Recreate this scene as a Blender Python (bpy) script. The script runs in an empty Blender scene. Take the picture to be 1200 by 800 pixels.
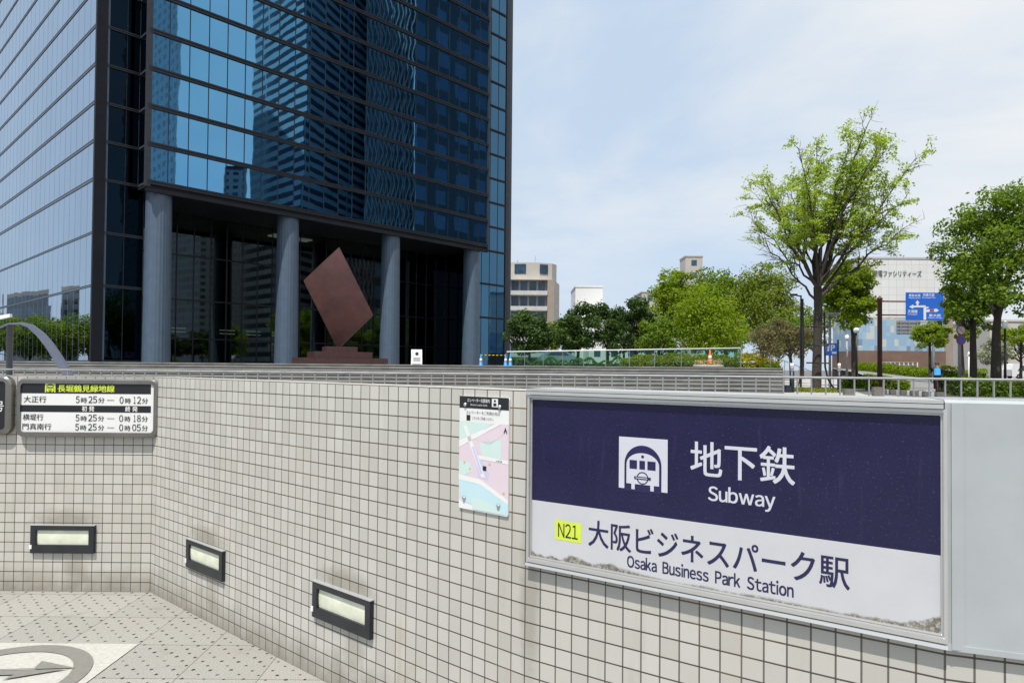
import bpy, bmesh, math, random
import numpy as np
from mathutils import Vector, Matrix
from mathutils.geometry import tessellate_polygon

scene = bpy.context.scene
COL = scene.collection
R = math.radians
random.seed(7)

# ------------------------------------------------------------------ camera
EYE = 1.6
PITCH, ROLL, SHIFT = 1.0, 0.5, 0.01375
cam_d = bpy.data.cameras.new('camera')
cam_d.lens = 24.0
cam_d.sensor_width = 36.0
cam_d.shift_y = SHIFT
cam_d.clip_start = 0.05
cam_d.clip_end = 3000
cam = bpy.data.objects.new('camera', cam_d)
COL.objects.link(cam)
CAM_M = Matrix.Rotation(R(90 + PITCH), 4, 'X') @ Matrix.Rotation(R(ROLL), 4, 'Z')
cam.matrix_world = Matrix.Translation((0, 0, EYE)) @ CAM_M
scene.camera = cam

# ------------------------------------------------------------------ sky, sun, exposure
SUN_TO = Vector((-0.171, -0.387, 0.906)).normalized()
world = bpy.data.worlds.new('World')
scene.world = world
world.use_nodes = True
wn, wl = world.node_tree.nodes, world.node_tree.links
wn.clear()
w_out = wn.new('ShaderNodeOutputWorld')
w_bg = wn.new('ShaderNodeBackground')
w_sky = wn.new('ShaderNodeTexSky')
w_sky.sky_type = 'NISHITA'
w_sky.sun_disc = False
w_sky.sun_elevation = math.asin(SUN_TO.z)
w_sky.sun_rotation = math.atan2(SUN_TO.x, SUN_TO.y)
w_sky.air_density = 1.0
w_sky.dust_density = 1.6
w_sky.ozone_density = 1.0
w_tc = wn.new('ShaderNodeTexCoord')
w_map = wn.new('ShaderNodeMapping')
w_map.inputs['Scale'].default_value = (1.0, 1.0, 2.4)
w_map.inputs['Location'].default_value = (1.35, 0.1, 0.2)
w_no = wn.new('ShaderNodeTexNoise')
w_no.inputs['Scale'].default_value = 1.7
w_no.inputs['Detail'].default_value = 7
w_no.inputs['Roughness'].default_value = 0.55
w_no.inputs['Distortion'].default_value = 0.35
w_rmp = wn.new('ShaderNodeValToRGB')
w_rmp.color_ramp.elements[0].position = 0.42
w_rmp.color_ramp.elements[0].color = (0.10, 0.10, 0.10, 1)
w_rmp.color_ramp.elements[1].position = 0.68
w_rmp.color_ramp.elements[1].color = (0.96, 0.96, 0.96, 1)
w_mix = wn.new('ShaderNodeMix')
w_mix.data_type = 'RGBA'
w_mix.inputs[7].default_value = (7.9, 8.15, 8.35, 1)
wl.new(w_tc.outputs['Generated'], w_map.inputs['Vector'])
wl.new(w_map.outputs['Vector'], w_no.inputs['Vector'])
w_sep = wn.new('ShaderNodeSeparateXYZ')
wl.new(w_tc.outputs['Generated'], w_sep.inputs[0])
w_add = wn.new('ShaderNodeMath')
w_add.operation = 'MULTIPLY_ADD'
w_add.inputs[1].default_value = 0.26
wl.new(w_sep.outputs[0], w_add.inputs[0])
wl.new(w_no.outputs['Fac'], w_add.inputs[2])
wl.new(w_add.outputs[0], w_rmp.inputs['Fac'])
wl.new(w_rmp.outputs['Color'], w_mix.inputs[0])
w_hz = wn.new('ShaderNodeMix')
w_hz.data_type = 'RGBA'
w_hz.inputs[0].default_value = 0.82
w_hz.inputs[7].default_value = (5.5, 6.9, 8.7, 1)
wl.new(w_sky.outputs['Color'], w_hz.inputs[6])
wl.new(w_hz.outputs[2], w_mix.inputs[6])
wl.new(w_mix.outputs[2], w_bg.inputs['Color'])
w_bg.inputs['Strength'].default_value = 0.10
wl.new(w_bg.outputs['Background'], w_out.inputs['Surface'])

sun_d = bpy.data.lights.new('sun', 'SUN')
sun_d.energy = 4.7
sun_d.angle = R(0.53)
sun_d.color = (1.0, 0.955, 0.88)
sun = bpy.data.objects.new('sun', sun_d)
COL.objects.link(sun)
sun.location = SUN_TO * 60
sun.rotation_euler = SUN_TO.to_track_quat('Z', 'Y').to_euler()

scene.render.engine = 'CYCLES'
scene.cycles.use_denoising = True
scene.cycles.max_bounces = 8
scene.cycles.transparent_max_bounces = 16
scene.cycles.caustics_reflective = False
scene.cycles.caustics_refractive = False
vs = scene.view_settings
vs.view_transform = 'Standard'
vs.look = 'None'
vs.exposure = 0.12
vs.gamma = 1.0
vs.use_curve_mapping = False


# ------------------------------------------------------------------ sight lines of the 1200 x 800 photograph
def ray(px, py):
    v = CAM_M.to_3x3() @ Vector(((px - 600) / 800, (400 - py) / 800 + SHIFT * 1.5, -1.0))
    return v


def P(px, py, Y):
    d = ray(px, py)
    k = Y / d.y
    return Vector((d.x * k, Y, EYE + d.z * k))


def XZ(px, z, Y):
    """world x of pixel column px at height z and depth Y"""
    py = 430
    for _ in range(4):
        p = P(px, py, Y)
        py += (p.z - z) * 800 / Y
    return P(px, py, Y).x


def hitz(px, py, z):
    d = ray(px, py)
    k = (z - EYE) / d.z
    return Vector((d.x * k, d.y * k, z))


class Frame:
    """a vertical plane: x runs along it, -y leaves it towards the viewer"""
    def __init__(self, org, dirv):
        self.o = Vector((org[0], org[1], 0))
        self.d = Vector((dirv[0], dirv[1], 0)).normalized()
        self.n = Vector((self.d.y, -self.d.x, 0))
        self.ang = math.atan2(self.d.y, self.d.x)

    def uz(self, px, py, off=0.0):
        d = ray(px, py)
        o = self.o + self.n * off
        k = (o - Vector((0, 0, EYE))).dot(self.n) / d.dot(self.n)
        p = Vector((0, 0, EYE)) + d * k
        return (p - self.o).dot(self.d), p.z

    def w(self, x, z=0.0, off=0.0):
        p = self.o + self.d * x + self.n * off
        return Vector((p.x, p.y, z))


# ------------------------------------------------------------------ materials
def new_mat(name):
    m = bpy.data.materials.new(name)
    m.use_nodes = True
    nt = m.node_tree
    b = nt.nodes['Principled BSDF']
    return m, nt, b


def lnk(nt, a, b):
    nt.links.new(a, b)


def nmath(nt, op, a, b=None, c=None):
    n = nt.nodes.new('ShaderNodeMath')
    n.operation = op
    for i, v in enumerate((a, b, c)):
        if v is None:
            continue
        if isinstance(v, (int, float)):
            n.inputs[i].default_value = v
        else:
            nt.links.new(v, n.inputs[i])
    return n.outputs[0]


def nmix(nt, f, a, b):
    n = nt.nodes.new('ShaderNodeMix')
    n.data_type = 'RGBA'
    for i, v in ((0, f), (6, a), (7, b)):
        if isinstance(v, (int, float)):
            n.inputs[i].default_value = v
        elif isinstance(v, tuple):
            n.inputs[i].default_value = (*v, 1) if len(v) == 3 else v
        else:
            nt.links.new(v, n.inputs[i])
    return n.outputs[2]


def nnoise(nt, vec, scale, detail=4, rough=0.55, sc=None, out='Fac'):
    if sc is not None:
        mp = nt.nodes.new('ShaderNodeMapping')
        mp.inputs['Scale'].default_value = sc
        nt.links.new(vec, mp.inputs['Vector'])
        vec = mp.outputs['Vector']
    n = nt.nodes.new('ShaderNodeTexNoise')
    n.inputs['Scale'].default_value = scale
    n.inputs['Detail'].default_value = detail
    n.inputs['Roughness'].default_value = rough
    nt.links.new(vec, n.inputs['Vector'])
    return n.outputs[out]


def nramp(nt, fac, stops, interp='LINEAR'):
    n = nt.nodes.new('ShaderNodeValToRGB')
    cr = n.color_ramp
    cr.interpolation = interp
    while len(cr.elements) < len(stops):
        cr.elements.new(0.5)
    for e, (p, c) in zip(cr.elements, stops):
        e.position = p
        e.color = (c, c, c, 1) if isinstance(c, (int, float)) else (*c, 1)
    nt.links.new(fac, n.inputs['Fac'])
    return n.outputs['Color']


def nbump(nt, b, h, strength=0.3, dist=0.01):
    n = nt.nodes.new('ShaderNodeBump')
    n.inputs['Strength'].default_value = strength
    n.inputs['Distance'].default_value = dist
    nt.links.new(h, n.inputs['Height'])
    nt.links.new(n.outputs['Normal'], b.inputs['Normal'])


def ncoord(nt, kind='Object'):
    n = nt.nodes.new('ShaderNodeTexCoord')
    return n.outputs[kind]


def plain(name, col, rough=0.5, metal=0.0, var=0.12, scale=6.0, bump=0.0, coat=0.0, spec=0.5):
    """a surface of one colour with uneven tone and a little wear"""
    m, nt, b = new_mat(name)
    co = ncoord(nt)
    f = nnoise(nt, co, scale, 5, 0.6)
    lo = tuple(c * (1 - var) for c in col)
    hi = tuple(min(1, c * (1 + var)) for c in col)
    lnk(nt, nmix(nt, nramp(nt, f, [(0.3, 0.0), (0.7, 1.0)]), lo, hi), b.inputs['Base Color'])
    b.inputs['Roughness'].default_value = rough
    b.inputs['Metallic'].default_value = metal
    b.inputs['Coat Weight'].default_value = coat
    b.inputs['Specular IOR Level'].default_value = spec
    if bump:
        nbump(nt, b, nnoise(nt, co, scale * 6, 4), bump, 0.01)
    return m


def tile_mat(stains):
    m, nt, b = new_mat('wall_tile')
    uv = ncoord(nt, 'UV')
    br = nt.nodes.new('ShaderNodeTexBrick')
    br.offset = 0.0
    br.squash = 1.0
    br.inputs['Scale'].default_value = 1.0
    br.inputs['Brick Width'].default_value = TILE
    br.inputs['Row Height'].default_value = TILE
    br.inputs['Mortar Size'].default_value = 0.0030
    br.inputs['Mortar Smooth'].default_value = 0.25
    br.inputs['Bias'].default_value = 0.0
    br.inputs['Color1'].default_value = (0.435, 0.42, 0.383, 1)
    br.inputs['Color2'].default_value = (0.53, 0.515, 0.475, 1)
    br.inputs['Mortar'].default_value = (0.5, 0.48, 0.44, 1)
    wob = nnoise(nt, uv, 3.0, 2, 0.5, out='Color')
    va = nt.nodes.new('ShaderNodeVectorMath')
    va.operation = 'MULTIPLY_ADD'
    va.inputs[1].default_value = (0.0022, 0.0022, 0)
    lnk(nt, wob, va.inputs[0])
    lnk(nt, uv, va.inputs[2])
    lnk(nt, va.outputs[0], br.inputs['Vector'])
    fine = nnoise(nt, uv, 420, 3, 0.7)
    col = nmix(nt, nramp(nt, fine, [(0.35, 0.0), (0.65, 1.0)]), br.outputs['Color'], (0.53, 0.51, 0.47))
    mixn = col.node
    col = nmix(nt, 0.45, br.outputs['Color'], col)
    # soft blotches and vertical run marks
    blot = nnoise(nt, uv, 1.6, 6, 0.6)
    col = nmix(nt, nmath(nt, 'MULTIPLY', nramp(nt, blot, [(0.42, 0.0), (0.75, 1.0)]), 0.35), col, (0.40, 0.375, 0.325))
    run = nnoise(nt, uv, 1.0, 5, 0.65, sc=(16, 0.9, 1))
    col = nmix(nt, nmath(nt, 'MULTIPLY', nramp(nt, run, [(0.55, 0.0), (0.78, 1.0)]), 0.40), col, (0.34, 0.315, 0.265))
    # splash grime where the wall meets the paving
    sep = nt.nodes.new('ShaderNodeSeparateXYZ')
    lnk(nt, uv, sep.inputs[0])
    h = nmath(nt, 'ADD', sep.outputs[1], nmath(nt, 'MULTIPLY', nmath(nt, 'SUBTRACT', nnoise(nt, uv, 7, 5), 0.5), 0.28))
    grime = nramp(nt, h, [(0.0, 1.0), (0.20, 0.0)])
    col = nmix(nt, nmath(nt, 'MULTIPLY', grime, 0.72), col, (0.20, 0.18, 0.145))
    # soot and run-off round the fittings in the wall
    for su, sv, sw, sh, amt in stains:
        du = nmath(nt, 'DIVIDE', nmath(nt, 'ABSOLUTE', nmath(nt, 'SUBTRACT', sep.outputs[0], su)), sw)
        dv_ = nmath(nt, 'DIVIDE', nmath(nt, 'ABSOLUTE', nmath(nt, 'SUBTRACT', sep.outputs[1], sv)), sh)
        rr = nmath(nt, 'ADD', nmath(nt, 'SQRT', nmath(nt, 'ADD', nmath(nt, 'MULTIPLY', du, du), nmath(nt, 'MULTIPLY', dv_, dv_))), nmath(nt, 'MULTIPLY', nmath(nt, 'SUBTRACT', nnoise(nt, uv, 14, 5, 0.7), 0.5), 0.9))
        col = nmix(nt, nmath(nt, 'MULTIPLY', nramp(nt, rr, [(0.35, 1.0), (1.0, 0.0)]), amt), col, (0.20, 0.175, 0.135))
    # joints: dark brown, in places pale or rusty
    och = nnoise(nt, uv, 1.0, 6, 0.7, sc=(2.6, 0.8, 1))
    col = nmix(nt, nmath(nt, 'MULTIPLY', nramp(nt, och, [(0.60, 0.0), (0.74, 1.0)]), 0.38), col, (0.40, 0.315, 0.17))
    chip = nnoise(nt, uv, 38, 3, 0.6)
    col = nmix(nt, nmath(nt, 'MULTIPLY', nramp(nt, chip, [(0.70, 0.0), (0.76, 1.0)]), 0.35), col, (0.25, 0.23, 0.19))
    jn = nnoise(nt, uv, 2.3, 5, 0.6)
    jcol = nramp(nt, jn, [(0.30, (0.034, 0.026, 0.022)), (0.55, (0.055, 0.042, 0.032)), (0.67, (0.15, 0.09, 0.045)), (0.82, (0.22, 0.19, 0.15))])
    jf = nramp(nt, br.outputs['Fac'], [(0.08, 0.0), (0.55, 1.0)])
    sj = nt.nodes.new('ShaderNodeSeparateXYZ')
    lnk(nt, va.outputs[0], sj.inputs[0])
    fu_ = nmath(nt, 'FRACT', nmath(nt, 'DIVIDE', sj.outputs[1], TILE))
    hor = nmath(nt, 'GREATER_THAN', nmath(nt, 'ABSOLUTE', nmath(nt, 'SUBTRACT', fu_, 0.5)), 0.44)
    jcol = nmix(nt, hor, nmix(nt, 0.45, jcol, (0.17, 0.155, 0.135)), jcol)
    col = nmix(nt, nmath(nt, 'MULTIPLY', jf, 0.93), col, jcol)
    lnk(nt, col, b.inputs['Base Color'])
    b.inputs['Roughness'].default_value = 0.48
    b.inputs['Specular IOR Level'].default_value = 0.35
    hgt = nmath(nt, 'ADD', nmath(nt, 'MULTIPLY', jf, -1.0), nmath(nt, 'MULTIPLY', fine, 0.06))
    nbump(nt, b, hgt, 0.55, 0.003)
    return m


def paving_mat():
    m, nt, b = new_mat('granite_paving')
    co = ncoord(nt)
    sep = nt.nodes.new('ShaderNodeSeparateXYZ')
    lnk(nt, co, sep.inputs[0])
    x, y = sep.outputs[0], sep.outputs[1]
    px_, py_ = 0.104, 0.052
    row = nmath(nt, 'FLOOR', nmath(nt, 'DIVIDE', y, py_))
    odd = nmath(nt, 'MULTIPLY', nmath(nt, 'MODULO', nmath(nt, 'ABSOLUTE', row), 2.0), 0.5)
    fx = nmath(nt, 'SUBTRACT', nmath(nt, 'FRACT', nmath(nt, 'ADD', nmath(nt, 'DIVIDE', x, px_), odd)), 0.5)
    fy = nmath(nt, 'SUBTRACT', nmath(nt, 'FRACT', nmath(nt, 'DIVIDE', y, py_)), 0.5)
    cellx = nmath(nt, 'FLOOR', nmath(nt, 'ADD', nmath(nt, 'DIVIDE', x, px_), odd))
    cbn = nt.nodes.new('ShaderNodeCombineXYZ')
    lnk(nt, cellx, cbn.inputs[0])
    lnk(nt, row, cbn.inputs[1])
    wnn = nt.nodes.new('ShaderNodeTexWhiteNoise')
    lnk(nt, cbn.outputs[0], wnn.inputs['Vector'])
    spn = nt.nodes.new('ShaderNodeSeparateColor')
    lnk(nt, wnn.outputs['Color'], spn.inputs[0])
    fx = nmath(nt, 'ADD', fx, nmath(nt, 'MULTIPLY', nmath(nt, 'SUBTRACT', spn.outputs[0], 0.5), 0.16))
    fy = nmath(nt, 'ADD', fy, nmath(nt, 'MULTIPLY', nmath(nt, 'SUBTRACT', spn.outputs[1], 0.5), 0.22))
    dx, dy = nmath(nt, 'MULTIPLY', fx, px_), nmath(nt, 'MULTIPLY', fy, py_)
    jit = nmath(nt, 'ADD', nmath(nt, 'MULTIPLY', nnoise(nt, co, 90, 3), 0.008), nmath(nt, 'MULTIPLY', spn.outputs[2], 0.004))
    dist = nmath(nt, 'ADD', nmath(nt, 'SQRT', nmath(nt, 'ADD', nmath(nt, 'MULTIPLY', dx, dx), nmath(nt, 'MULTIPLY', dy, dy))), jit)
    dot = nramp(nt, nmath(nt, 'MULTIPLY', dist, 10.0), [(0.125, 1.0), (0.165, 0.0)])
    sp = nnoise(nt, co, 170, 3, 0.75)
    col = nramp(nt, sp, [(0.32, (0.13, 0.125, 0.112)), (0.47, (0.30, 0.29, 0.265)), (0.60, (0.40, 0.39, 0.36)), (0.74, (0.55, 0.54, 0.51))])
    bl = nnoise(nt, co, 1.9, 5, 0.6)
    col = nmix(nt, nmath(nt, 'MULTIPLY', nramp(nt, bl, [(0.42, 0.0), (0.72, 1.0)]), 0.4), col, (0.30, 0.285, 0.25))
    st = nnoise(nt, co, 4.5, 6, 0.7)
    col = nmix(nt, nmath(nt, 'MULTIPLY', nramp(nt, st, [(0.58, 0.0), (0.70, 1.0)]), 0.35), col, (0.20, 0.185, 0.155))
    br = nt.nodes.new('ShaderNodeTexBrick')
    br.offset = 0.0
    br.inputs['Scale'].default_value = 1.0
    br.inputs['Brick Width'].default_value = 0.42
    br.inputs['Row Height'].default_value = 0.42
    br.inputs['Mortar Size'].default_value = 0.002
    br.inputs['Color1'].default_value = (0.9, 0.9, 0.9, 1)
    br.inputs['Color2'].default_value = (1, 1, 1, 1)
    mp = nt.nodes.new('ShaderNodeMapping')
    mp.inputs['Location'].default_value = (2.12, -3.93, 0)
    lnk(nt, co, mp.inputs['Vector'])
    lnk(nt, mp.outputs['Vector'], br.inputs['Vector'])
    mul = nt.nodes.new('ShaderNodeMix')
    mul.data_type = 'RGBA'
    mul.blend_type = 'MULTIPLY'
    mul.inputs[0].default_value = 1.0
    lnk(nt, col, mul.inputs[6])
    lnk(nt, br.outputs['Color'], mul.inputs[7])
    col = nmix(nt, nmath(nt, 'MULTIPLY', br.outputs['Fac'], 0.75), mul.outputs[2], (0.10, 0.09, 0.075))
    dvar = nramp(nt, nnoise(nt, co, 5, 3), [(0.3, 0.65), (0.5, 1.0)])
    col = nmix(nt, nmath(nt, 'MULTIPLY', dot, dvar), col, (0.02, 0.018, 0.015))
    lnk(nt, col, b.inputs['Base Color'])
    b.inputs['Roughness'].default_value = 0.7
    nbump(nt, b, nmath(nt, 'ADD', nmath(nt, 'MULTIPLY', dot, -1.0), nmath(nt, 'MULTIPLY', sp, 0.15)), 0.4, 0.004)
    return m


def stone_mat(name, c1, c2, scale=3.0, bw=1.2, bh=5.0, joint=0.006, rough=0.75, axis_swap=False):
    m, nt, b = new_mat(name)
    co = ncoord(nt)
    f = nnoise(nt, co, scale, 6, 0.65)
    g = nnoise(nt, co, 40, 3, 0.7)
    col = nmix(nt, nramp(nt, f, [(0.3, 0.0), (0.7, 1.0)]), c1, c2)
    col = nmix(nt, nmath(nt, 'MULTIPLY', g, 0.35), col, tuple(c * 0.6 for c in c1))
    br = nt.nodes.new('ShaderNodeTexBrick')
    br.inputs['Scale'].default_value = 1.0
    br.inputs['Brick Width'].default_value = bw
    br.inputs['Row Height'].default_value = bh
    br.inputs['Mortar Size'].default_value = joint
    lnk(nt, co, br.inputs['Vector'])
    col = nmix(nt, nmath(nt, 'MULTIPLY', br.outputs['Fac'], 0.6), col, tuple(c * 0.3 for c in c1))
    lnk(nt, col, b.inputs['Base Color'])
    b.inputs['Roughness'].default_value = rough
    nbump(nt, b, g, 0.2, 0.01)
    return m


def tower_glass(name, tint, wav=0.02, rough=0.015, tilt=0.005):
    """coated curtain-wall glass: mirror-like, slightly uneven from pane to pane"""
    m, nt, b = new_mat(name)
    b.inputs['Metallic'].default_value = 1.0
    b.inputs['Roughness'].default_value = rough
    co = ncoord(nt)
    n = nnoise(nt, co, 0.35, 2, 0.4)
    col = nmix(nt, nramp(nt, nnoise(nt, co, 0.12, 3), [(0.3, 0.0), (0.7, 1.0)]), tuple(c * 0.88 for c in tint), tint)
    lnk(nt, col, b.inputs['Base Color'])
    sp = nt.nodes.new('ShaderNodeSeparateXYZ')
    lnk(nt, co, sp.inputs[0])
    cb = nt.nodes.new('ShaderNodeCombineXYZ')
    lnk(nt, nmath(nt, 'FLOOR', nmath(nt, 'DIVIDE', nmath(nt, 'SUBTRACT', sp.outputs[0], 4.0), 2.0583)), cb.inputs[0])
    lnk(nt, nmath(nt, 'FLOOR', nmath(nt, 'DIVIDE', nmath(nt, 'SUBTRACT', sp.outputs[1], 0.3), 2.1542)), cb.inputs[1])
    lnk(nt, nmath(nt, 'FLOOR', nmath(nt, 'DIVIDE', nmath(nt, 'SUBTRACT', sp.outputs[2], 18.5), 3.94)), cb.inputs[2])
    wt = nt.nodes.new('ShaderNodeTexWhiteNoise')
    lnk(nt, cb.outputs[0], wt.inputs['Vector'])
    v1 = nt.nodes.new('ShaderNodeVectorMath')
    v1.operation = 'SUBTRACT'
    v1.inputs[1].default_value = (0.5, 0.5, 0.5)
    lnk(nt, wt.outputs['Color'], v1.inputs[0])
    bp = nt.nodes.new('ShaderNodeBump')
    bp.inputs['Strength'].default_value = wav
    bp.inputs['Distance'].default_value = 0.5
    lnk(nt, n, bp.inputs['Height'])
    v2 = nt.nodes.new('ShaderNodeVectorMath')
    v2.operation = 'MULTIPLY_ADD'
    v2.inputs[1].default_value = (tilt, tilt, tilt)
    lnk(nt, v1.outputs[0], v2.inputs[0])
    lnk(nt, bp.outputs['Normal'], v2.inputs[2])
    v3 = nt.nodes.new('ShaderNodeVectorMath')
    v3.operation = 'NORMALIZE'
    lnk(nt, v2.outputs[0], v3.inputs[0])
    lnk(nt, v3.outputs[0], b.inputs['Normal'])
    return m


def clear_glass(name, tint, refl=1.5, trans=0.8):
    m = bpy.data.materials.new(name)
    m.use_nodes = True
    nt = m.node_tree
    nt.nodes.clear()
    o = nt.nodes.new('ShaderNodeOutputMaterial')
    tr = nt.nodes.new('ShaderNodeBsdfTransparent')
    tr.inputs['Color'].default_value = tuple(c * trans for c in tint) + (1,)
    gl = nt.nodes.new('ShaderNodeBsdfGlossy')
    gl.inputs['Roughness'].default_value = 0.02
    gl.inputs['Color'].default_value = (0.8, 0.95, 0.95, 1)
    fr = nt.nodes.new('ShaderNodeFresnel')
    fr.inputs['IOR'].default_value = refl
    mx = nt.nodes.new('ShaderNodeMixShader')
    lnk(nt, fr.outputs[0], mx.inputs[0])
    lnk(nt, tr.outputs[0], mx.inputs[1])
    lnk(nt, gl.outputs[0], mx.inputs[2])
    lnk(nt, mx.outputs[0], o.inputs['Surface'])
    return m


def leaf_mat(name, cols, trans=0.45):
    m, nt, b = new_mat(name)
    ge = nt.nodes.new('ShaderNodeNewGeometry')
    n = len(cols)
    col = nramp(nt, ge.outputs['Random Per Island'], [(i / (n - 1), c) for i, c in enumerate(cols)])
    lnk(nt, col, b.inputs['Base Color'])
    b.inputs['Roughness'].default_value = 0.55
    b.inputs['Specular IOR Level'].default_value = 0.25
    tl = nt.nodes.new('ShaderNodeBsdfTranslucent')
    hs = nt.nodes.new('ShaderNodeHueSaturation')
    hs.inputs['Value'].default_value = 1.5
    hs.inputs['Saturation'].default_value = 1.1
    lnk(nt, col, hs.inputs['Color'])
    lnk(nt, hs.outputs[0], tl.inputs['Color'])
    mx = nt.nodes.new('ShaderNodeMixShader')
    mx.inputs[0].default_value = trans
    lnk(nt, b.outputs[0], mx.inputs[1])
    lnk(nt, tl.outputs[0], mx.inputs[2])
    lnk(nt, mx.outputs[0], nt.nodes['Material Output'].inputs['Surface'])
    return m


def facade_mat(name, base, glass, fw, fh, ww=0.6, wh=0.55, glassvar=0.5, rough=0.5):
    """far facade: rows of recessed windows by cell maths on object coordinates (x+y, z)"""
    m, nt, b = new_mat(name)
    co = ncoord(nt, 'UV')
    sep = nt.nodes.new('ShaderNodeSeparateXYZ')
    lnk(nt, co, sep.inputs[0])
    u, v = sep.outputs[0], sep.outputs[1]
    fu = nmath(nt, 'FRACT', nmath(nt, 'DIVIDE', u, fw))
    fv = nmath(nt, 'FRACT', nmath(nt, 'DIVIDE', v, fh))
    mu = nmath(nt, 'LESS_THAN', nmath(nt, 'ABSOLUTE', nmath(nt, 'SUBTRACT', fu, 0.5)), ww / 2)
    mv = nmath(nt, 'LESS_THAN', nmath(nt, 'ABSOLUTE', nmath(nt, 'SUBTRACT', fv, 0.5)), wh / 2)
    win = nmath(nt, 'MULTIPLY', mu, mv)
    wn_ = nt.nodes.new('ShaderNodeTexWhiteNoise')
    wn_.noise_dimensions = '2D'
    cb = nt.nodes.new('ShaderNodeCombineXYZ')
    lnk(nt, nmath(nt, 'FLOOR', nmath(nt, 'DIVIDE', u, fw)), cb.inputs[0])
    lnk(nt, nmath(nt, 'FLOOR', nmath(nt, 'DIVIDE', v, fh)), cb.inputs[1])
    lnk(nt, cb.outputs[0], wn_.inputs['Vector'])
    gcol = nmix(nt, nmath(nt, 'MULTIPLY', wn_.outputs['Value'], glassvar), glass, tuple(min(1, c * 3 + 0.05) for c in glass))
    ns = nnoise(nt, co, 0.3, 4)
    bcol = nmix(nt, ns, tuple(c * 0.85 for c in base), base)
    lnk(nt, nmix(nt, win, bcol, gcol), b.inputs['Base Color'])
    lnk(nt, nmath(nt, 'SUBTRACT', rough, nmath(nt, 'MULTIPLY', win, rough - 0.12)), b.inputs['Roughness'])
    return m


TILE = 1.51 / 22
M = {}
M['paving'] = paving_mat()
M['inlay_light'] = plain('pale_granite', (0.44, 0.43, 0.395), 0.6, var=0.13, scale=45)
M['inlay_grey'] = plain('grey_granite', (0.19, 0.185, 0.165), 0.6, var=0.12, scale=50)
M['ground'] = stone_mat('ground_asphalt', (0.10, 0.10, 0.098), (0.16, 0.16, 0.15), 0.6, 9, 9, 0.001)
M['pavement'] = stone_mat('pavement_slabs', (0.40, 0.385, 0.36), (0.50, 0.485, 0.455), 0.8, 0.6, 0.6, 0.006)
M['road'] = plain('road_asphalt', (0.21, 0.21, 0.205), 0.85, var=0.15, scale=1.5)
M['roadline'] = plain('road_paint', (0.72, 0.72, 0.70), 0.7, var=0.1)
M['step'] = stone_mat('step_granite', (0.115, 0.112, 0.105), (0.20, 0.195, 0.18), 1.2, 1.4, 60, 0.012)
M['nosing'] = plain('step_nosing', (0.27, 0.265, 0.25), 0.75, var=0.3, scale=1.2)
M['bronzesteel'] = plain('dull_bronze_steel', (0.27, 0.26, 0.24), 0.30, 0.9, 0.12, 7)
M['steel'] = plain('brushed_steel', (0.55, 0.56, 0.57), 0.32, 0.9, 0.12, 12)
M['alu'] = plain('aluminium_frame', (0.56, 0.56, 0.55), 0.40, 0.55, 0.04, 9)
M['galv'] = plain('galvanised_steel', (0.27, 0.28, 0.29), 0.5, 0.3, 0.2, 8)
M['endpanel'] = plain('grey_enamel_panel', (0.375, 0.40, 0.41), 0.38, 0.0, 0.11, 2.6, coat=0.15)
M['darkmetal'] = plain('dark_painted_metal', (0.022, 0.024, 0.03), 0.4, 0.2, 0.25, 10)
M['black'] = plain('black_paint', (0.012, 0.012, 0.014), 0.45, 0, 0.2, 10)
M['white'] = plain('white_paint', (0.78, 0.78, 0.77), 0.45, 0, 0.05, 5)
M['lamp_lens'] = plain('frosted_lens', (0.70, 0.72, 0.58), 0.3, 0, 0.16, 9, coat=0.5)
M['navy'] = plain('navy_ink', (0.016, 0.014, 0.07), 0.3, 0, 0.1, 6)
M['signblack'] = plain('sign_black', (0.015, 0.015, 0.018), 0.3, 0, 0.1, 6)
M['signwhite'] = plain('sign_white', (0.74, 0.74, 0.73), 0.32, 0, 0.03, 4)
M['yellowgreen'] = plain('line_colour', (0.60, 0.72, 0.06), 0.4, 0, 0.06, 4)
M['bark'] = plain('bark', (0.045, 0.036, 0.028), 0.9, 0, 0.4, 9, bump=0.6)
M['bark_pale'] = plain('bark_pale', (0.09, 0.072, 0.055), 0.9, 0, 0.35, 9, bump=0.5)
M['mullion'] = plain('bronze_mullion', (0.012, 0.015, 0.022), 0.4, 0.1, 0.2, 2)
M['mullion_light'] = plain('grey_mullion', (0.045, 0.050, 0.062), 0.45, 0.1, 0.15, 2, spec=0.25)
M['mullion_pale'] = plain('pale_blue_grey_mullion', (0.15, 0.19, 0.24), 0.35, 0.3, 0.1, 2)
M['towerglass'] = tower_glass('front_curtain_glass', (0.13, 0.36, 0.60), 0.007)
M['leftglass'] = tower_glass('side_curtain_glass', (0.35, 0.45, 0.55), 0.004, 0.015, 0.004)
M['cornerglass'] = tower_glass('corner_glass', (0.06, 0.15, 0.25), 0.01)
M['darkglass'] = tower_glass('recess_glass', (0.006, 0.014, 0.024), 0.02)
M['lobbyglass'] = clear_glass('lobby_glass', (0.13, 0.20, 0.24), 2.3, 0.8)
M['railglass'] = clear_glass('balustrade_glass', (0.66, 0.84, 0.78), 1.22, 0.92)
M['column'] = plain('blue_grey_metal', (0.085, 0.125, 0.18), 0.45, 0.1, 0.10, 0.8)
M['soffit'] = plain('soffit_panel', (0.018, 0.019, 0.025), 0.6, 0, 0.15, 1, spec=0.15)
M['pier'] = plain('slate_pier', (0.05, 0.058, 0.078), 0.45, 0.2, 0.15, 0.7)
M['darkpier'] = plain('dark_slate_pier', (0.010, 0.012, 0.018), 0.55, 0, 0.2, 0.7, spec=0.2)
M['inside'] = plain('lobby_stone', (0.06, 0.06, 0.062), 0.5, 0, 0.3, 0.5)
M['redgranite'] = plain('red_granite', (0.062, 0.027, 0.025), 0.35, 0, 0.25, 5)
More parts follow.
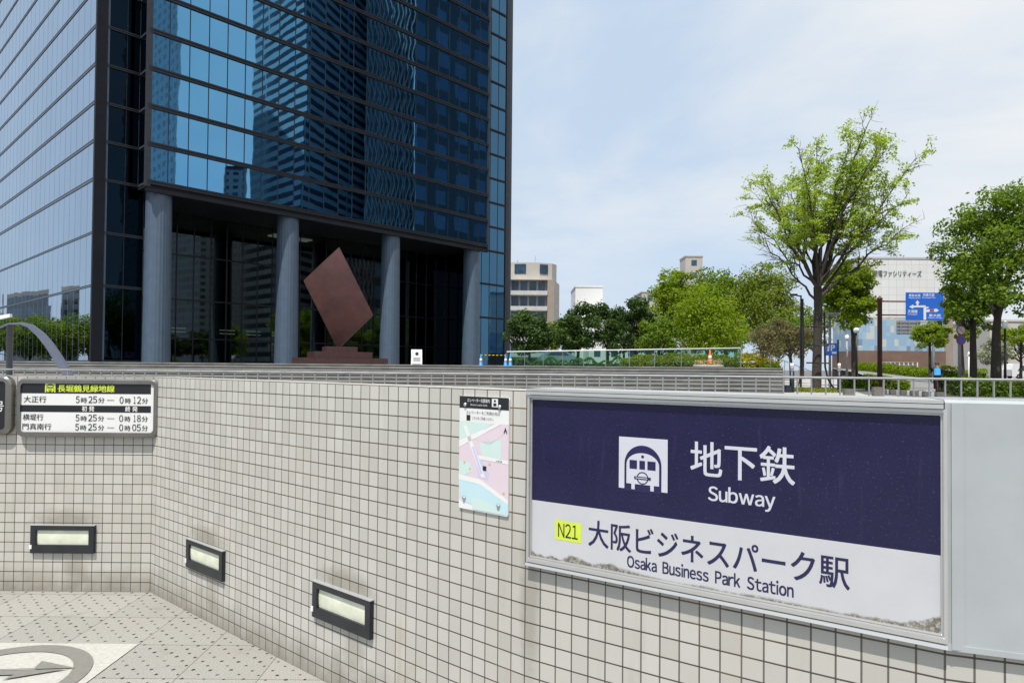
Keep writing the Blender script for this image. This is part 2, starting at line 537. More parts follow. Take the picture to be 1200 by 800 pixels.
M['rust'] = plain('weathered_red_steel', (0.085, 0.036, 0.033), 0.30, 0.25, 0.35, 0.5)
M['blueplastic'] = plain('blue_plastic', (0.05, 0.28, 0.62), 0.4, 0, 0.08, 5)
M['orange'] = plain('orange_plastic', (0.80, 0.12, 0.03), 0.4, 0, 0.08, 5)
M['signblue'] = plain('road_sign_blue', (0.012, 0.13, 0.62), 0.35, 0, 0.05, 2)
M['brownpost'] = plain('brown_post', (0.115, 0.050, 0.045), 0.5, 0, 0.12, 3)
M['signred'] = plain('sign_red', (0.55, 0.02, 0.025), 0.4)
M['skin'] = plain('skin', (0.48, 0.29, 0.20), 0.55, 0, 0.05, 6)
M['hair'] = plain('dark_hair', (0.02, 0.016, 0.013), 0.6)
M['shirtblue'] = plain('blue_backpack_cloth', (0.04, 0.30, 0.62), 0.7)
M['clothdark'] = plain('dark_cloth', (0.025, 0.027, 0.04), 0.8)
M['rubber'] = plain('rubber', (0.015, 0.015, 0.016), 0.8)
M['redpaint'] = plain('red_paint', (0.5, 0.03, 0.03), 0.4)
M['concrete'] = plain('pale_concrete', (0.40, 0.395, 0.37), 0.8, 0, 0.15, 1.2)
M['stoneblock'] = plain('dark_stone_block', (0.15, 0.14, 0.125), 0.8, 0, 0.25, 8)
M['beigewall'] = plain('beige_render', (0.60, 0.56, 0.51), 0.8, 0, 0.06, 0.3)
M['tanwall'] = plain('tan_brick_render', (0.36, 0.30, 0.255), 0.8, 0, 0.08, 0.6)
M['greywall'] = plain('grey_render', (0.52, 0.49, 0.45), 0.8, 0, 0.06, 0.3)
M['whitewall'] = plain('white_render', (0.80, 0.80, 0.80), 0.8, 0, 0.05, 0.2)
M['farglass'] = plain('far_window_glass', (0.06, 0.10, 0.15), 0.15, 0.2, 0.4, 0.6)
M['balcony'] = plain('balcony_front', (0.58, 0.58, 0.57), 0.5, 0, 0.1, 0.8)
M['brownwall'] = plain('brown_cladding', (0.20, 0.125, 0.095), 0.7, 0, 0.15, 0.5)

LEAF = {
    'zelkova': leaf_mat('zelkova_leaves', [(0.2592, 0.3499, 0.0454), (0.337, 0.4277, 0.0583), (0.4147, 0.5054, 0.1037), (0.2074, 0.2981, 0.0454)], 0.55),
    'bright': leaf_mat('bright_leaves', [(0.14, 0.21, 0.012), (0.19, 0.27, 0.018), (0.25, 0.33, 0.03), (0.10, 0.17, 0.014)], 0.5),
    'mid': leaf_mat('mid_leaves', [(0.102, 0.168, 0.0168), (0.138, 0.216, 0.024), (0.192, 0.276, 0.0336), (0.072, 0.126, 0.0168)]),
    'dark': leaf_mat('dark_leaves', [(0.0338, 0.0715, 0.0156), (0.0494, 0.0936, 0.0182), (0.0715, 0.1235, 0.0234), (0.026, 0.0559, 0.0143)], 0.3),
    'olive': leaf_mat('olive_leaves', [(0.145, 0.20, 0.022), (0.18, 0.225, 0.03), (0.12, 0.175, 0.02), (0.23, 0.26, 0.045)]),
    'pink': leaf_mat('faded_blossom_leaves', [(0.15, 0.15, 0.05), (0.20, 0.17, 0.09), (0.10, 0.12, 0.035), (0.28, 0.22, 0.14)]),
    'yellow': leaf_mat('yellow_flower_leaves', [(0.30, 0.28, 0.02), (0.50, 0.40, 0.02), (0.18, 0.23, 0.02), (0.42, 0.36, 0.02)]),
    'pale': leaf_mat('pale_blossom_leaves', [(0.35, 0.36, 0.26), (0.45, 0.44, 0.36), (0.14, 0.19, 0.06), (0.28, 0.30, 0.18)]),
    'flowers': leaf_mat('bedding_flowers', [(0.55, 0.04, 0.06), (0.60, 0.45, 0.03), (0.08, 0.16, 0.03), (0.65, 0.55, 0.55), (0.07, 0.13, 0.03)], 0.2),
    'grass': leaf_mat('grass_blades', [(0.16, 0.20, 0.02), (0.24, 0.25, 0.03), (0.11, 0.16, 0.02)]),
}


# ------------------------------------------------------------------ mesh helpers
class MB:
    """collects shapes; build() links them as ONE mesh object"""
    def __init__(self):
        self.v, self.f, self.mi, self.uv, self.sm = [], [], [], [], []

    def face(self, pts, mi=0, uv=None, smooth=False):
        b = len(self.v)
        self.v += [tuple(p) for p in pts]
        self.f.append(tuple(range(b, b + len(pts))))
        self.mi.append(mi)
        self.uv.append(uv)
        self.sm.append(smooth)

    def box(self, x0, x1, y0, y1, z0, z1, mi=0):
        c = [(x0, y0, z0), (x1, y0, z0), (x1, y1, z0), (x0, y1, z0), (x0, y0, z1), (x1, y0, z1), (x1, y1, z1), (x0, y1, z1)]
        self.hexa(c, mi)

    def hexa(self, c, mi=0):
        b = len(self.v)
        self.v += [tuple(p) for p in c]
        for q in ((0, 3, 2, 1), (4, 5, 6, 7), (0, 1, 5, 4), (1, 2, 6, 5), (2, 3, 7, 6), (3, 0, 4, 7)):
            self.f.append(tuple(b + i for i in q))
            self.mi.append(mi)
            self.uv.append(None)
            self.sm.append(False)

    def prism(self, outline, z0, z1, mi=0, uvs=False):
        n = len(outline)
        run = 0.0
        for i in range(n):
            a, c = outline[i], outline[(i + 1) % n]
            L = math.hypot(c[0] - a[0], c[1] - a[1])
            uv = [(run, z0), (run + L, z0), (run + L, z1), (run, z1)] if uvs else None
            self.face([(a[0], a[1], z0), (c[0], c[1], z0), (c[0], c[1], z1), (a[0], a[1], z1)], mi, uv)
            run += L
        self.face([(p[0], p[1], z1) for p in outline], mi, [(p[0], p[1]) for p in outline] if uvs else None)
        self.face([(p[0], p[1], z0) for p in reversed(outline)], mi, [(p[0], p[1]) for p in reversed(outline)] if uvs else None)

    def plate(self, outline, y0, y1, mi=0):
        """outline in (x, z), extruded along y"""
        n = len(outline)
        for i in range(n):
            a, c = outline[i], outline[(i + 1) % n]
            self.face([(a[0], y0, a[1]), (c[0], y0, c[1]), (c[0], y1, c[1]), (a[0], y1, a[1])], mi)
        self.face([(p[0], y0, p[1]) for p in outline], mi)
        self.face([(p[0], y1, p[1]) for p in reversed(outline)], mi)

    def tube(self, pts, radii, sides=8, mi=0, cap=True):
        pts = [Vector(p) for p in pts]
        if isinstance(radii, (int, float)):
            radii = [radii] * len(pts)
        rings = []
        up = Vector((0.13, 0.31, 0.94)).normalized()
        for i, p in enumerate(pts):
            t = (pts[min(i + 1, len(pts) - 1)] - pts[max(i - 1, 0)]).normalized()
            a = t.cross(up)
            if a.length < 1e-3:
                a = t.cross(Vector((1, 0, 0)))
            a.normalize()
            bb = t.cross(a)
            b0 = len(self.v)
            for k in range(sides):
                an = 2 * math.pi * k / sides
                self.v.append(tuple(p + (a * math.cos(an) + bb * math.sin(an)) * radii[i]))
            rings.append(b0)
        for i in range(len(rings) - 1):
            for k in range(sides):
                k2 = (k + 1) % sides
                self.f.append((rings[i] + k, rings[i] + k2, rings[i + 1] + k2, rings[i + 1] + k))
                self.mi.append(mi)
                self.uv.append(None)
                self.sm.append(True)
        if cap:
            for rb, rev in ((rings[0], False), (rings[-1], True)):
                q = [rb + k for k in range(sides)]
                self.f.append(tuple(reversed(q)) if rev else tuple(q))
                self.mi.append(mi)
                self.uv.append(None)
                self.sm.append(False)

    def lathe(self, prof, cx=0, cy=0, sides=16, mi=0):
        """prof: list of (radius, z)"""
        rings = []
        for r, z in prof:
            rings.append(len(self.v))
            for k in range(sides):
                an = 2 * math.pi * k / sides
                self.v.append((cx + r * math.cos(an), cy + r * math.sin(an), z))
        for i in range(len(rings) - 1):
            for k in range(sides):
                k2 = (k + 1) % sides
                self.f.append((rings[i] + k, rings[i] + k2, rings[i + 1] + k2, rings[i + 1] + k))
                self.mi.append(mi)
                self.uv.append(None)
                self.sm.append(True)
        self.f.append(tuple(reversed([rings[0] + k for k in range(sides)])))
        self.f.append(tuple(rings[-1] + k for k in range(sides)))
        self.mi += [mi, mi]
        self.uv += [None, None]
        self.sm += [False, False]

    def build(self, name, mats, parent=None, bevel=0.0, loc=None, rotz=0.0):
        me = bpy.data.meshes.new(name)
        me.from_pydata(self.v, [], self.f)
        if not isinstance(mats, (list, tuple)):
            mats = [mats]
        for m in mats:
            me.materials.append(m)
        me.polygons.foreach_set('material_index', self.mi)
        me.polygons.foreach_set('use_smooth', self.sm)
        if any(u is not None for u in self.uv):
            ul = me.uv_layers.new(name='UVMap')
            for pl, u in zip(me.polygons, self.uv):
                if u:
                    for li, c in zip(pl.loop_indices, u):
                        ul.data[li].uv = c
        me.update()
        o = bpy.data.objects.new(name, me)
        COL.objects.link(o)
        if parent is not None:
            o.parent = parent
        if loc is not None:
            o.location = loc
        o.rotation_euler.z = rotz
        if bevel:
            bm = bmesh.new()
            bm.from_mesh(me)
            bmesh.ops.remove_doubles(bm, verts=bm.verts, dist=1e-5)
            es = [e for e in bm.edges if len(e.link_faces) == 2 and e.calc_face_angle(0) > 0.6]
            bmesh.ops.bevel(bm, geom=es, offset=bevel, segments=2, affect='EDGES', clamp_overlap=True)
            bm.to_mesh(me)
            bm.free()
        return o


def tag(o, label, cat, group=None):
    o['label'] = label
    o['category'] = cat
    if group:
        o['group'] = group
    return o


def struct(o):
    o['kind'] = 'structure'
    return o


def thing(name, label, cat, loc=(0, 0, 0), rotz=0.0, group=None):
    o = bpy.data.objects.new(name, None)
    o.empty_display_size = 0.2
    COL.objects.link(o)
    o.location = loc
    o.rotation_euler.z = rotz
    return tag(o, label, cat, group)


def copy_tree(o, parent=None):
    c = o.copy()
    COL.objects.link(c)
    if parent is not None:
        c.parent = parent
    for ch in [x for x in COL.objects if x.parent == o]:
        copy_tree(ch, c)
    return c


_tc = bpy.data.curves.new('lettering', 'FONT')
_to = bpy.data.objects.new('lettering', _tc)
COL.objects.link(_to)


def text_geo(body, bold=0.0, res=2):
    _tc.body = body
    _tc.offset = bold
    _tc.resolution_u = res
    bpy.context.view_layer.update()
    dg = bpy.context.evaluated_depsgraph_get()
    me = bpy.data.meshes.new_from_object(_to.evaluated_get(dg))
    vs_ = [v.co.copy() for v in me.vertices]
    fs = [tuple(p.vertices) for p in me.polygons]
    bpy.data.meshes.remove(me)
    return vs_, fs


def add_text(mb, body, x0, x1, z0, z1, y, mi=0, bold=0.0, res=2):
    """writes body into the rectangle x0..x1, z0..z1 of a vertical face at y; bold thickens the strokes"""
    vs_, fs = text_geo(body, 0.0, res)
    ax, bx = min(v.x for v in vs_), max(v.x for v in vs_)
    ay, by = min(v.y for v in vs_), max(v.y for v in vs_)
    kx, kz = (x1 - x0) / (bx - ax), (z1 - z0) / (by - ay)
    sh = [(0, 0)] if not bold else [(-bold, -bold * 0.6), (bold, -bold * 0.6), (-bold, bold * 0.6), (bold, bold * 0.6)]
    for k, (dx, dz) in enumerate(sh):
        b = len(mb.v)
        for v in vs_:
            mb.v.append((x0 + (v.x - ax + dx) * kx, y - 0.00006 * k, z0 + (v.y - ay + dz) * kz))
        for f in fs:
            mb.f.append(tuple(b + i for i in f))
            mb.mi.append(mi)
            mb.uv.append(None)
            mb.sm.append(False)


_glyph = {}


def add_sans(mb, body, x0, x1, z0, z1, y, mi=0, bold=0.0):
    """plain sans-serif Latin lettering; z0..z1 spans the capitals"""
    pen, items = 0.0, []
    for ch in body:
        if ch == ' ':
            pen += 0.27
            continue
        if ch not in _glyph:
            _glyph[ch] = text_geo(chr(0xFEE0 + ord(ch)), 0.0, 3)
        g = _glyph[ch]
        lo, hi = min(v.x for v in g[0]), max(v.x for v in g[0])
        items.append((pen - lo, g))
        pen += hi - lo + (0.085 if ch not in 'ar' else 0.065)
    if 'N' not in _glyph:
        _glyph['N'] = text_geo(chr(0xFEE0 + ord('N')), 0.0, 3)
    cap = max(v.y for v in _glyph['N'][0])
    allx = [v.x + o for o, g in items for v in g[0]]
    ax, bx = min(allx), max(allx)
    kx, kz = (x1 - x0) / (bx - ax), (z1 - z0) / cap
    sh = [(0, 0)] if not bold else [(-bold, -bold * 0.5), (bold, -bold * 0.5), (-bold, bold * 0.5), (bold, bold * 0.5)]
    for k, (dx, dz) in enumerate(sh):
        for o, (vs_, fs) in items:
            b = len(mb.v)
            for v in vs_:
                mb.v.append((x0 + (v.x + o - ax + dx) * kx, y - 0.00006 * k, z0 + (v.y + dz) * kz))
            for f in fs:
                mb.f.append(tuple(b + i for i in f))
                mb.mi.append(mi)
                mb.uv.append(None)
                mb.sm.append(False)


def disc_pts(cx, cz, rx, rz, n=32, a0=0.0, a1=2 * math.pi):
    return [(cx + rx * math.cos(a0 + (a1 - a0) * k / n), cz + rz * math.sin(a0 + (a1 - a0) * k / n)) for k in range(n + (0 if abs(a1 - a0 - 2 * math.pi) < 1e-6 else 1))]


def rrect(x0, x1, z0, z1, r, n=6):
    pts = []
    for cx, cz, a in ((x1 - r, z0 + r, -90), (x1 - r, z1 - r, 0), (x0 + r, z1 - r, 90), (x0 + r, z0 + r, 180)):
        for k in range(n + 1):
            an = R(a + 90 * k / n)
            pts.append((cx + r * math.cos(an), cz + r * math.sin(an)))
    return pts


def ring_plate(mb, outer, inner, y0, y1, mi=0):
    """frame between two outlines with the same number of points; front at y0"""
    n = len(outer)
    for i in range(n):
        j = (i + 1) % n
        a, b, c, d = outer[i], outer[j], inner[j], inner[i]
        mb.face([(a[0], y0, a[1]), (b[0], y0, b[1]), (c[0], y0, c[1]), (d[0], y0, d[1])], mi)
        mb.face([(b[0], y0, b[1]), (a[0], y0, a[1]), (a[0], y1, a[1]), (b[0], y1, b[1])], mi)
        mb.face([(d[0], y0, d[1]), (c[0], y0, c[1]), (c[0], y1, c[1]), (d[0], y1, d[1])], mi)


# ------------------------------------------------------------------ ground, paving, pavement, road, plaza
W1 = hitz(183, 692.5, 0)
dirB = Vector((1.194, -1, 0)).normalized()
tB = 2.17 * math.hypot(1.194, 1)
W1 = Vector((-2.53, 4.83, 0))
W2 = Vector((0.057, 2.68, 0))
W2 = Vector((W1.x + 1.194 * 2.169, W1.y - 2.169, 0))
dirC = Vector((1.48, -1, 0)).normalized()
_fc = Frame(W2, dirC)
W3 = W2 + dirC * (_fc.uz(1107.5, 600)[0])
W4 = W3 + Vector((0.167, -0.06, 0)).normalized() * 1.6
W0 = Vector((-7.0, 4.83, 0))
FA = Frame(W0, (1, 0))
FB = Frame(W1, (W2 - W1).to_2d())
FC = Frame(W2, (W3 - W2).to_2d())
FD = Frame(W3, (W4 - W3).to_2d())
WALL_TOP = 1.51
THICK = 0.20


def offset_line(pts, off):
    out = []
    for i, p in enumerate(pts):
        dv = []
        if i > 0:
            dv.append((pts[i] - pts[i - 1]).normalized())
        if i < len(pts) - 1:
            dv.append((pts[i + 1] - pts[i]).normalized())
        ns = [Vector((-d.y, d.x, 0)) for d in dv]
        n = sum(ns, Vector()) / len(ns)
        n.normalize()
        c = n.dot(ns[0])
        out.append(p + n * (off / c))
    return out


front = [W0, W1, W2, W3, W4]
back = offset_line(front, THICK)

# ground sheet with the sunken entrance cut out, skirts down to the paving
mb = MB()
hole = [(-7.0, -9.0), (W4.x + 0.02, -9.0)] + [(p.x, p.y) for p in reversed(offset_line(front, 0.10))]
big = [(-1500, -1500), (1500, -1500), (1500, 2500), (-1500, 2500)]
loops = [[Vector((*p, 0)) for p in big], [Vector((*p, 0)) for p in hole]]
allp = big + hole
for t in tessellate_polygon(loops):
    a, b_, c = (allp[i] for i in t)
    if (b_[0] - a[0]) * (c[1] - a[1]) - (b_[1] - a[1]) * (c[0] - a[0]) < 0:
        b_, c = c, b_
    mb.face([(*a, 0.3), (*b_, 0.3), (*c, 0.3)])
for i in range(len(hole)):
    a, b_ = hole[i], hole[(i + 1) % len(hole)]
    mb.face([(*a, -0.05), (*b_, -0.05), (*b_, 0.3), (*a, 0.3)])
struct(mb.build('ground', M['ground']))

mb = MB()
mb.face([(-7.2, -9.2, 0), (3.2, -9.2, 0), (3.2, 5.3, 0), (-7.2, 5.3, 0)])
struct(mb.build('entrance_paving', M['paving']))

# compass inlay set into the paving
mb = MB()
mb.face([(-5.0, 2.25, 0.004), (-2.12, 2.25, 0.004), (-2.12, 3.93, 0.004), (-5.0, 3.93, 0.004)], 0)
cx, cy, ro, ri = -2.60, 3.46, 0.435, 0.345
for k in range(64):
    a, c = 2 * math.pi * k / 64, 2 * math.pi * (k + 1) / 64
    mb.face([(cx + ri * math.cos(a), cy + ri * math.sin(a), 0.008), (cx + ro * math.cos(a), cy + ro * math.sin(a), 0.008),
             (cx + ro * math.cos(c), cy + ro * math.sin(c), 0.008), (cx + ri * math.cos(c), cy + ri * math.sin(c), 0.008)], 1)
def arrow(pts, z=0.012):
    mb.face([(p[0], p[1], z) for p in pts], 1)
tip = (-2.27, 3.60)
arrow([(-3.4, 3.500), (-2.50, 3.575), (-2.52, 3.665), tip, (-2.36, 3.597), (-3.4, 3.535 - 0.012)][:0] or [(-3.3, 3.52), (-2.48, 3.592), (-2.50, 3.68), tip, (-3.3, 3.545 - 0.04)])
arrow([(-3.3, 3.49), (-2.30, 3.588), (-2.55, 3.46), (-2.53, 3.515), (-3.3, 3.445)])
inlay = mb.build('compass_inlay', [M['inlay_light'], M['inlay_grey']])
tag(inlay, 'pale paving inlay with a grey ring and arrow in the dotted floor', 'floor inlay')

PAV = 0.4
mb = MB()
bl = [(p.x, p.y) for p in back]
pav = [(-40, 5.3), (bl[0][0], bl[0][1])] + bl[1:] + [(3.2, 2.0), (14, 2.0), (19.6, 24), (19.4, 29), (17.6, 34), (20.5, 41), (28.8, 53), (36, 66), (43, 84), (45, 92), (20, 92), (-40, 60)]
mb.prism(pav, 0.25, PAV)
struct(mb.build('pavement', M['pavement']))

mb = MB()
rows = [((21.5, 36, 0.33), (90, 40, 0.33)), ((24, 42, 0.34), (70, 52, 0.36)), ((29.9, 53, 0.45), (43.3, 70, 0.75)), ((45.3, 90, 1.35), (51.5, 100, 1.65)), ((56, 120, 2.0), (62, 126, 2.0))]
for a, b_ in zip(rows, rows[1:]):
    mb.face([a[0], a[1], b_[1], b_[0]])
for a, b_ in zip(rows[1:], rows[2:]):
    def lp(p, q, t):
        return (p[0] + (q[0] - p[0]) * t, p[1] + (q[1] - p[1]) * t, p[2] + (q[2] - p[2]) * t + 0.008)
    for t0, t1 in ((0.04, 0.07), (0.93, 0.96)):
        mb.face([lp(*a, t0), lp(*a, t1), lp(*b_, t1), lp(*b_, t0)], 1)
struct(mb.build('road', [M['road'], M['roadline']]))

PLZ = 1.70
mb = MB()
nst = 9
rise = (PLZ - PAV) / nst
for i in range(nst):
    y0 = 25.2 + 1.2 * i
    y1 = y0 + 1.2 if i < nst - 1 else 37.0
    z = PAV + rise * (i + 1)
    xr = 0.397 * y0
    mb.box(-75, xr, y0, y1 + (0.0 if i < nst - 1 else 0), PAV - 0.1, z - 0.045, 0)
    mb.box(-75, xr + 0.02, y0 - 0.02, y0 + 0.30, z - 0.045, z, 1)
    mb.box(-75, xr, y0 + 0.30, y1, z - 0.045, z - 0.002, 0)
struct(mb.build('plaza_steps', [M['step'], M['nosing']]))
mb = MB()
plz = [(-75, 37.003), (14.7, 37.003), (13.9, 40.6), (-0.1, 55.4), (4, 62), (4, 150), (-260, 150), (-260, 37.003)]
mb.prism(plz, 0.3, PLZ)
struct(mb.build('plaza', M['step']))

# ------------------------------------------------------------------ tiled wall round the subway entrance
mb = MB()
runs = [0.0]
for a, b_ in zip(front, front[1:]):
    L = (b_ - a).length
    n = max(1, round(L / TILE))
    runs.append(runs[-1] + n * TILE)
stains = []
for fr_, k, p0, p1 in ((FA, 0, (38, 614.5), (112, 647.5)), (FB, 1, (221, 630), (264, 681)), (FB, 1, (369.5, 680), (437.5, 747))):
    a, c = fr_.uz(*p0), fr_.uz(*p1)
    stains.append((runs[k] + 0.5 * (a[0] + c[0]), a[1] + 0.03, 0.28, 0.10, 0.55))
    stains.append((runs[k] + 0.5 * (a[0] + c[0]) + 0.08, c[1] - 0.10, 0.10, 0.16, 0.35))
stains.append((runs[2] + 0.02, 0.72, 0.06, 0.45, 0.45))
M['tile'] = tile_mat(stains)
for i in range(4):
    a, b_, c, d = front[i], front[i + 1], back[i], back[i + 1]
    u0, u1 = runs[i], runs[i + 1]
    mb.face([(a.x, a.y, -0.02), (b_.x, b_.y, -0.02), (b_.x, b_.y, WALL_TOP), (a.x, a.y, WALL_TOP)], 0,
            [(u0, -0.02), (u1, -0.02), (u1, WALL_TOP), (u0, WALL_TOP)])
    mb.face([(a.x, a.y, WALL_TOP), (b_.x, b_.y, WALL_TOP), (d.x, d.y, WALL_TOP), (c.x, c.y, WALL_TOP)], 0,
            [(u0, WALL_TOP), (u1, WALL_TOP), (u1, WALL_TOP + THICK), (u0, WALL_TOP + THICK)])
    mb.face([(d.x, d.y, 0.2), (c.x, c.y, 0.2), (c.x, c.y, WALL_TOP), (d.x, d.y, WALL_TOP)], 0,
            [(u1, 0.2), (u0, 0.2), (u0, WALL_TOP), (u1, WALL_TOP)])
for a, c in ((front[0], back[0]), (back[4], front[4])):
    mb.face([(c.x, c.y, 0), (a.x, a.y, 0), (a.x, a.y, WALL_TOP), (c.x, c.y, WALL_TOP)], 0, [(0, 0), (THICK, 0), (THICK, WALL_TOP), (0, WALL_TOP)])
wall = mb.build('tiled_wall', M['tile'])
tag(wall, 'low beige tiled wall around the subway entrance, dark joints', 'wall')
# smooth sheet-metal cladding on the end of the wall, wrapping over its top
mb = MB()
zb = FD.uz(1130, 759)[1]
L = (W4 - W3).length
prof = [(-0.012, zb), (-0.018, zb + 0.01), (-0.018, WALL_TOP + 0.004), (-0.010, WALL_TOP + 0.012), (THICK + 0.01, WALL_TOP + 0.012)]
xs = [-0.004, L]
for i in range(len(prof) - 1):
    (y0, z0), (y1, z1) = prof[i], prof[i + 1]
    mb.face([(xs[0], y0, z0), (xs[1], y0, z0), (xs[1], y1, z1), (xs[0], y1, z1)], 0, None, False)
mb.face([(xs[0], y, z) for y, z in prof] + [(xs[0], 0.0, WALL_TOP), (xs[0], 0.0, zb)], 0)
mb.hexa([(0.010, -0.026, zb), (0.040, -0.0215, zb), (0.040, -0.0185, zb), (0.010, -0.0185, zb), (0.010, -0.026, WALL_TOP + 0.002), (0.040, -0.0215, WALL_TOP + 0.002), (0.040, -0.0185, WALL_TOP + 0.002), (0.010, -0.0185, WALL_TOP + 0.002)])
mb.box(xs[0], L, -0.0225, -0.0185, zb - 0.004, zb + 0.012)
endp = mb.build('end_panel', M['endpanel'], wall)
endp.location = W3
endp.rotation_euler.z = FD.ang


# ------------------------------------------------------------------ subway sign
def sign_panel_mat():
    m, nt, b = new_mat('station_sign_print')
    uv = ncoord(nt, 'UV')
    sep = nt.nodes.new('ShaderNodeSeparateXYZ')
    lnk(nt, uv, sep.inputs[0])
    x, z = sep.outputs[0], sep.outputs[1]
    top = nmath(nt, 'GREATER_THAN', z, SPLIT)
    n1 = nnoise(nt, uv, 5, 6, 0.65)
    navy = nmix(nt, nramp(nt, n1, [(0.35, 0.0), (0.75, 1.0)]), (0.008, 0.0072, 0.043), (0.014, 0.012, 0.055))
    sp = nnoise(nt, uv, 150, 2, 0.6)
    navy = nmix(nt, nmath(nt, 'MULTIPLY', nramp(nt, sp, [(0.62, 0.0), (0.78, 1.0)]), 0.40), navy, (0.16, 0.16, 0.24))
    scr = nnoise(nt, uv, 3.0, 4, 0.6, sc=(14, 1.2, 1))
    navy = nmix(nt, nmath(nt, 'MULTIPLY', nramp(nt, scr, [(0.6, 0.0), (0.8, 1.0)]), 0.12), navy, (0.14, 0.14, 0.22))
    white = nmix(nt, nramp(nt, n1, [(0.3, 0.0), (0.8, 1.0)]), (0.55, 0.555, 0.58), (0.49, 0.495, 0.51))
    # moss and dirt that has settled along the lower edge
    dn = nnoise(nt, uv, 9, 7, 0.7)
    hump = nnoise(nt, uv, 1.0, 3, 0.5, sc=(4.2, 0.0, 0))
    side = nmath(nt, 'ABSOLUTE', nmath(nt, 'SUBTRACT', x, 0.72))
    amt = nmath(nt, 'ADD', nmath(nt, 'MULTIPLY', nramp(nt, hump, [(0.42, 0.05), (0.68, 1.0)]), 0.044), nmath(nt, 'MULTIPLY', nmath(nt, 'SUBTRACT', dn, 0.5), 0.055))
    amt = nmath(nt, 'MULTIPLY', amt, nramp(nt, side, [(0.30, 0.25), (0.55, 1.3)]))
    dirt = nramp(nt, nmath(nt, 'MULTIPLY', nmath(nt, 'SUBTRACT', nmath(nt, 'ADD', amt, 0.005), z), 20), [(0.0, 0.0), (0.16, 1.0)])
    dirt = nmath(nt, 'MULTIPLY', dirt, nramp(nt, nnoise(nt, uv, 75, 4, 0.75), [(0.36, 0.25), (0.52, 1.0)]))
    dcol = nramp(nt, nnoise(nt, uv, 60, 5, 0.7), [(0.35, (0.05, 0.04, 0.022)), (0.65, (0.22, 0.185, 0.115))])
    white = nmix(nt, nmath(nt, 'MULTIPLY', dirt, 0.88), white, dcol)
    lnk(nt, nmix(nt, top, white, navy), b.inputs['Base Color'])
    b.inputs['Roughness'].default_value = 0.28
    b.inputs['Specular IOR Level'].default_value = 0.35
    b.inputs['Coat Weight'].default_value = 0.10
    b.inputs['Coat Roughness'].default_value = 0.10
    return m


sx0, sz1 = FC.uz(626, 469)
sx1, sz0 = FC.uz(1103, 740)
sz0 = 0.5 * (FC.uz(626, 650)[1] + FC.uz(1103, 741)[1])
sz1 = 0.5 * (FC.uz(626, 470)[1] + FC.uz(1103, 483)[1])
SPLIT = 0.5 * (FC.uz(626, 586.5)[1] + FC.uz(1103, 649)[1]) - sz0
sign = thing('station_sign', 'large navy and white subway station sign set in the tiled wall', 'sign', W2, FC.ang)
mb = MB()
mb.face([(sx0 - 0.004, -0.008, sz0 - 0.004), (sx1 + 0.004, -0.008, sz0 - 0.004), (sx1 + 0.004, -0.008, sz1 + 0.004), (sx0 - 0.004, -0.008, sz1 + 0.004)], 0,
        [(0, -0.004), (sx1 - sx0, -0.004), (sx1 - sx0, sz1 - sz0), (0, sz1 - sz0)])
mb.build('sign_panel', sign_panel_mat(), sign)
mb = MB()
fo = 0.017
outer = [(sx0 - fo, sz0 - fo - 0.006), (sx1 + fo, sz0 - fo - 0.006), (sx1 + fo, sz1 + fo), (sx0 - fo, sz1 + fo)]
inner = [(sx0, sz0), (sx1, sz0), (sx1, sz1), (sx0, sz1)]
mid = [(sx0 - 0.006, sz0 - 0.006), (sx1 + 0.006, sz0 - 0.006), (sx1 + 0.006, sz1 + 0.006), (sx0 - 0.006, sz1 + 0.006)]
ring_plate(mb, outer, mid, -0.024, 0.004, 0)
ring_plate(mb, mid, inner, -0.016, -0.006, 0)
mb.build('sign_frame', M['alu'], sign, bevel=0.002)
# sloping ledge of sheet metal below and flashing above
mb = MB()
mb.hexa([(sx0 - fo, -0.030, sz0 - fo - 0.018), (sx1 + fo, -0.030, sz0 - fo - 0.018), (sx1 + fo, 0.002, sz0 - fo - 0.018), (sx0 - fo, 0.002, sz0 - fo - 0.018),
         (sx0 - fo, -0.027, sz0 - fo - 0.0085), (sx1 + fo, -0.027, sz0 - fo - 0.0085), (sx1 + fo, 0.002, sz0 - fo - 0.0085), (sx0 - fo, 0.002, sz0 - fo - 0.0085)])
mb.build('sign_ledge', M['alu'], sign)
mb = MB()
mb.box(sx0 - fo, (W3 - W2).length - 0.002, -0.030, THICK * 0.98, WALL_TOP + 0.001, WALL_TOP + 0.010)
mb.box(sx0 - fo, (W3 - W2).length - 0.002, -0.030, -0.002, sz1 + fo + 0.002, WALL_TOP - 0.001)
mb.build('top_flashing', M['alu'], sign)


def rect(fr, l0, l1, r0, r1):
    """rectangle on a frame from pixel points: left top/bottom, right top/bottom"""
    a, b_ = fr.uz(*l0), fr.uz(*l1)
    c, d = fr.uz(*r0), fr.uz(*r1)
    return 0.5 * (a[0] + b_[0]), 0.5 * (c[0] + d[0]), 0.5 * (b_[1] + d[1]), 0.5 * (a[1] + c[1])


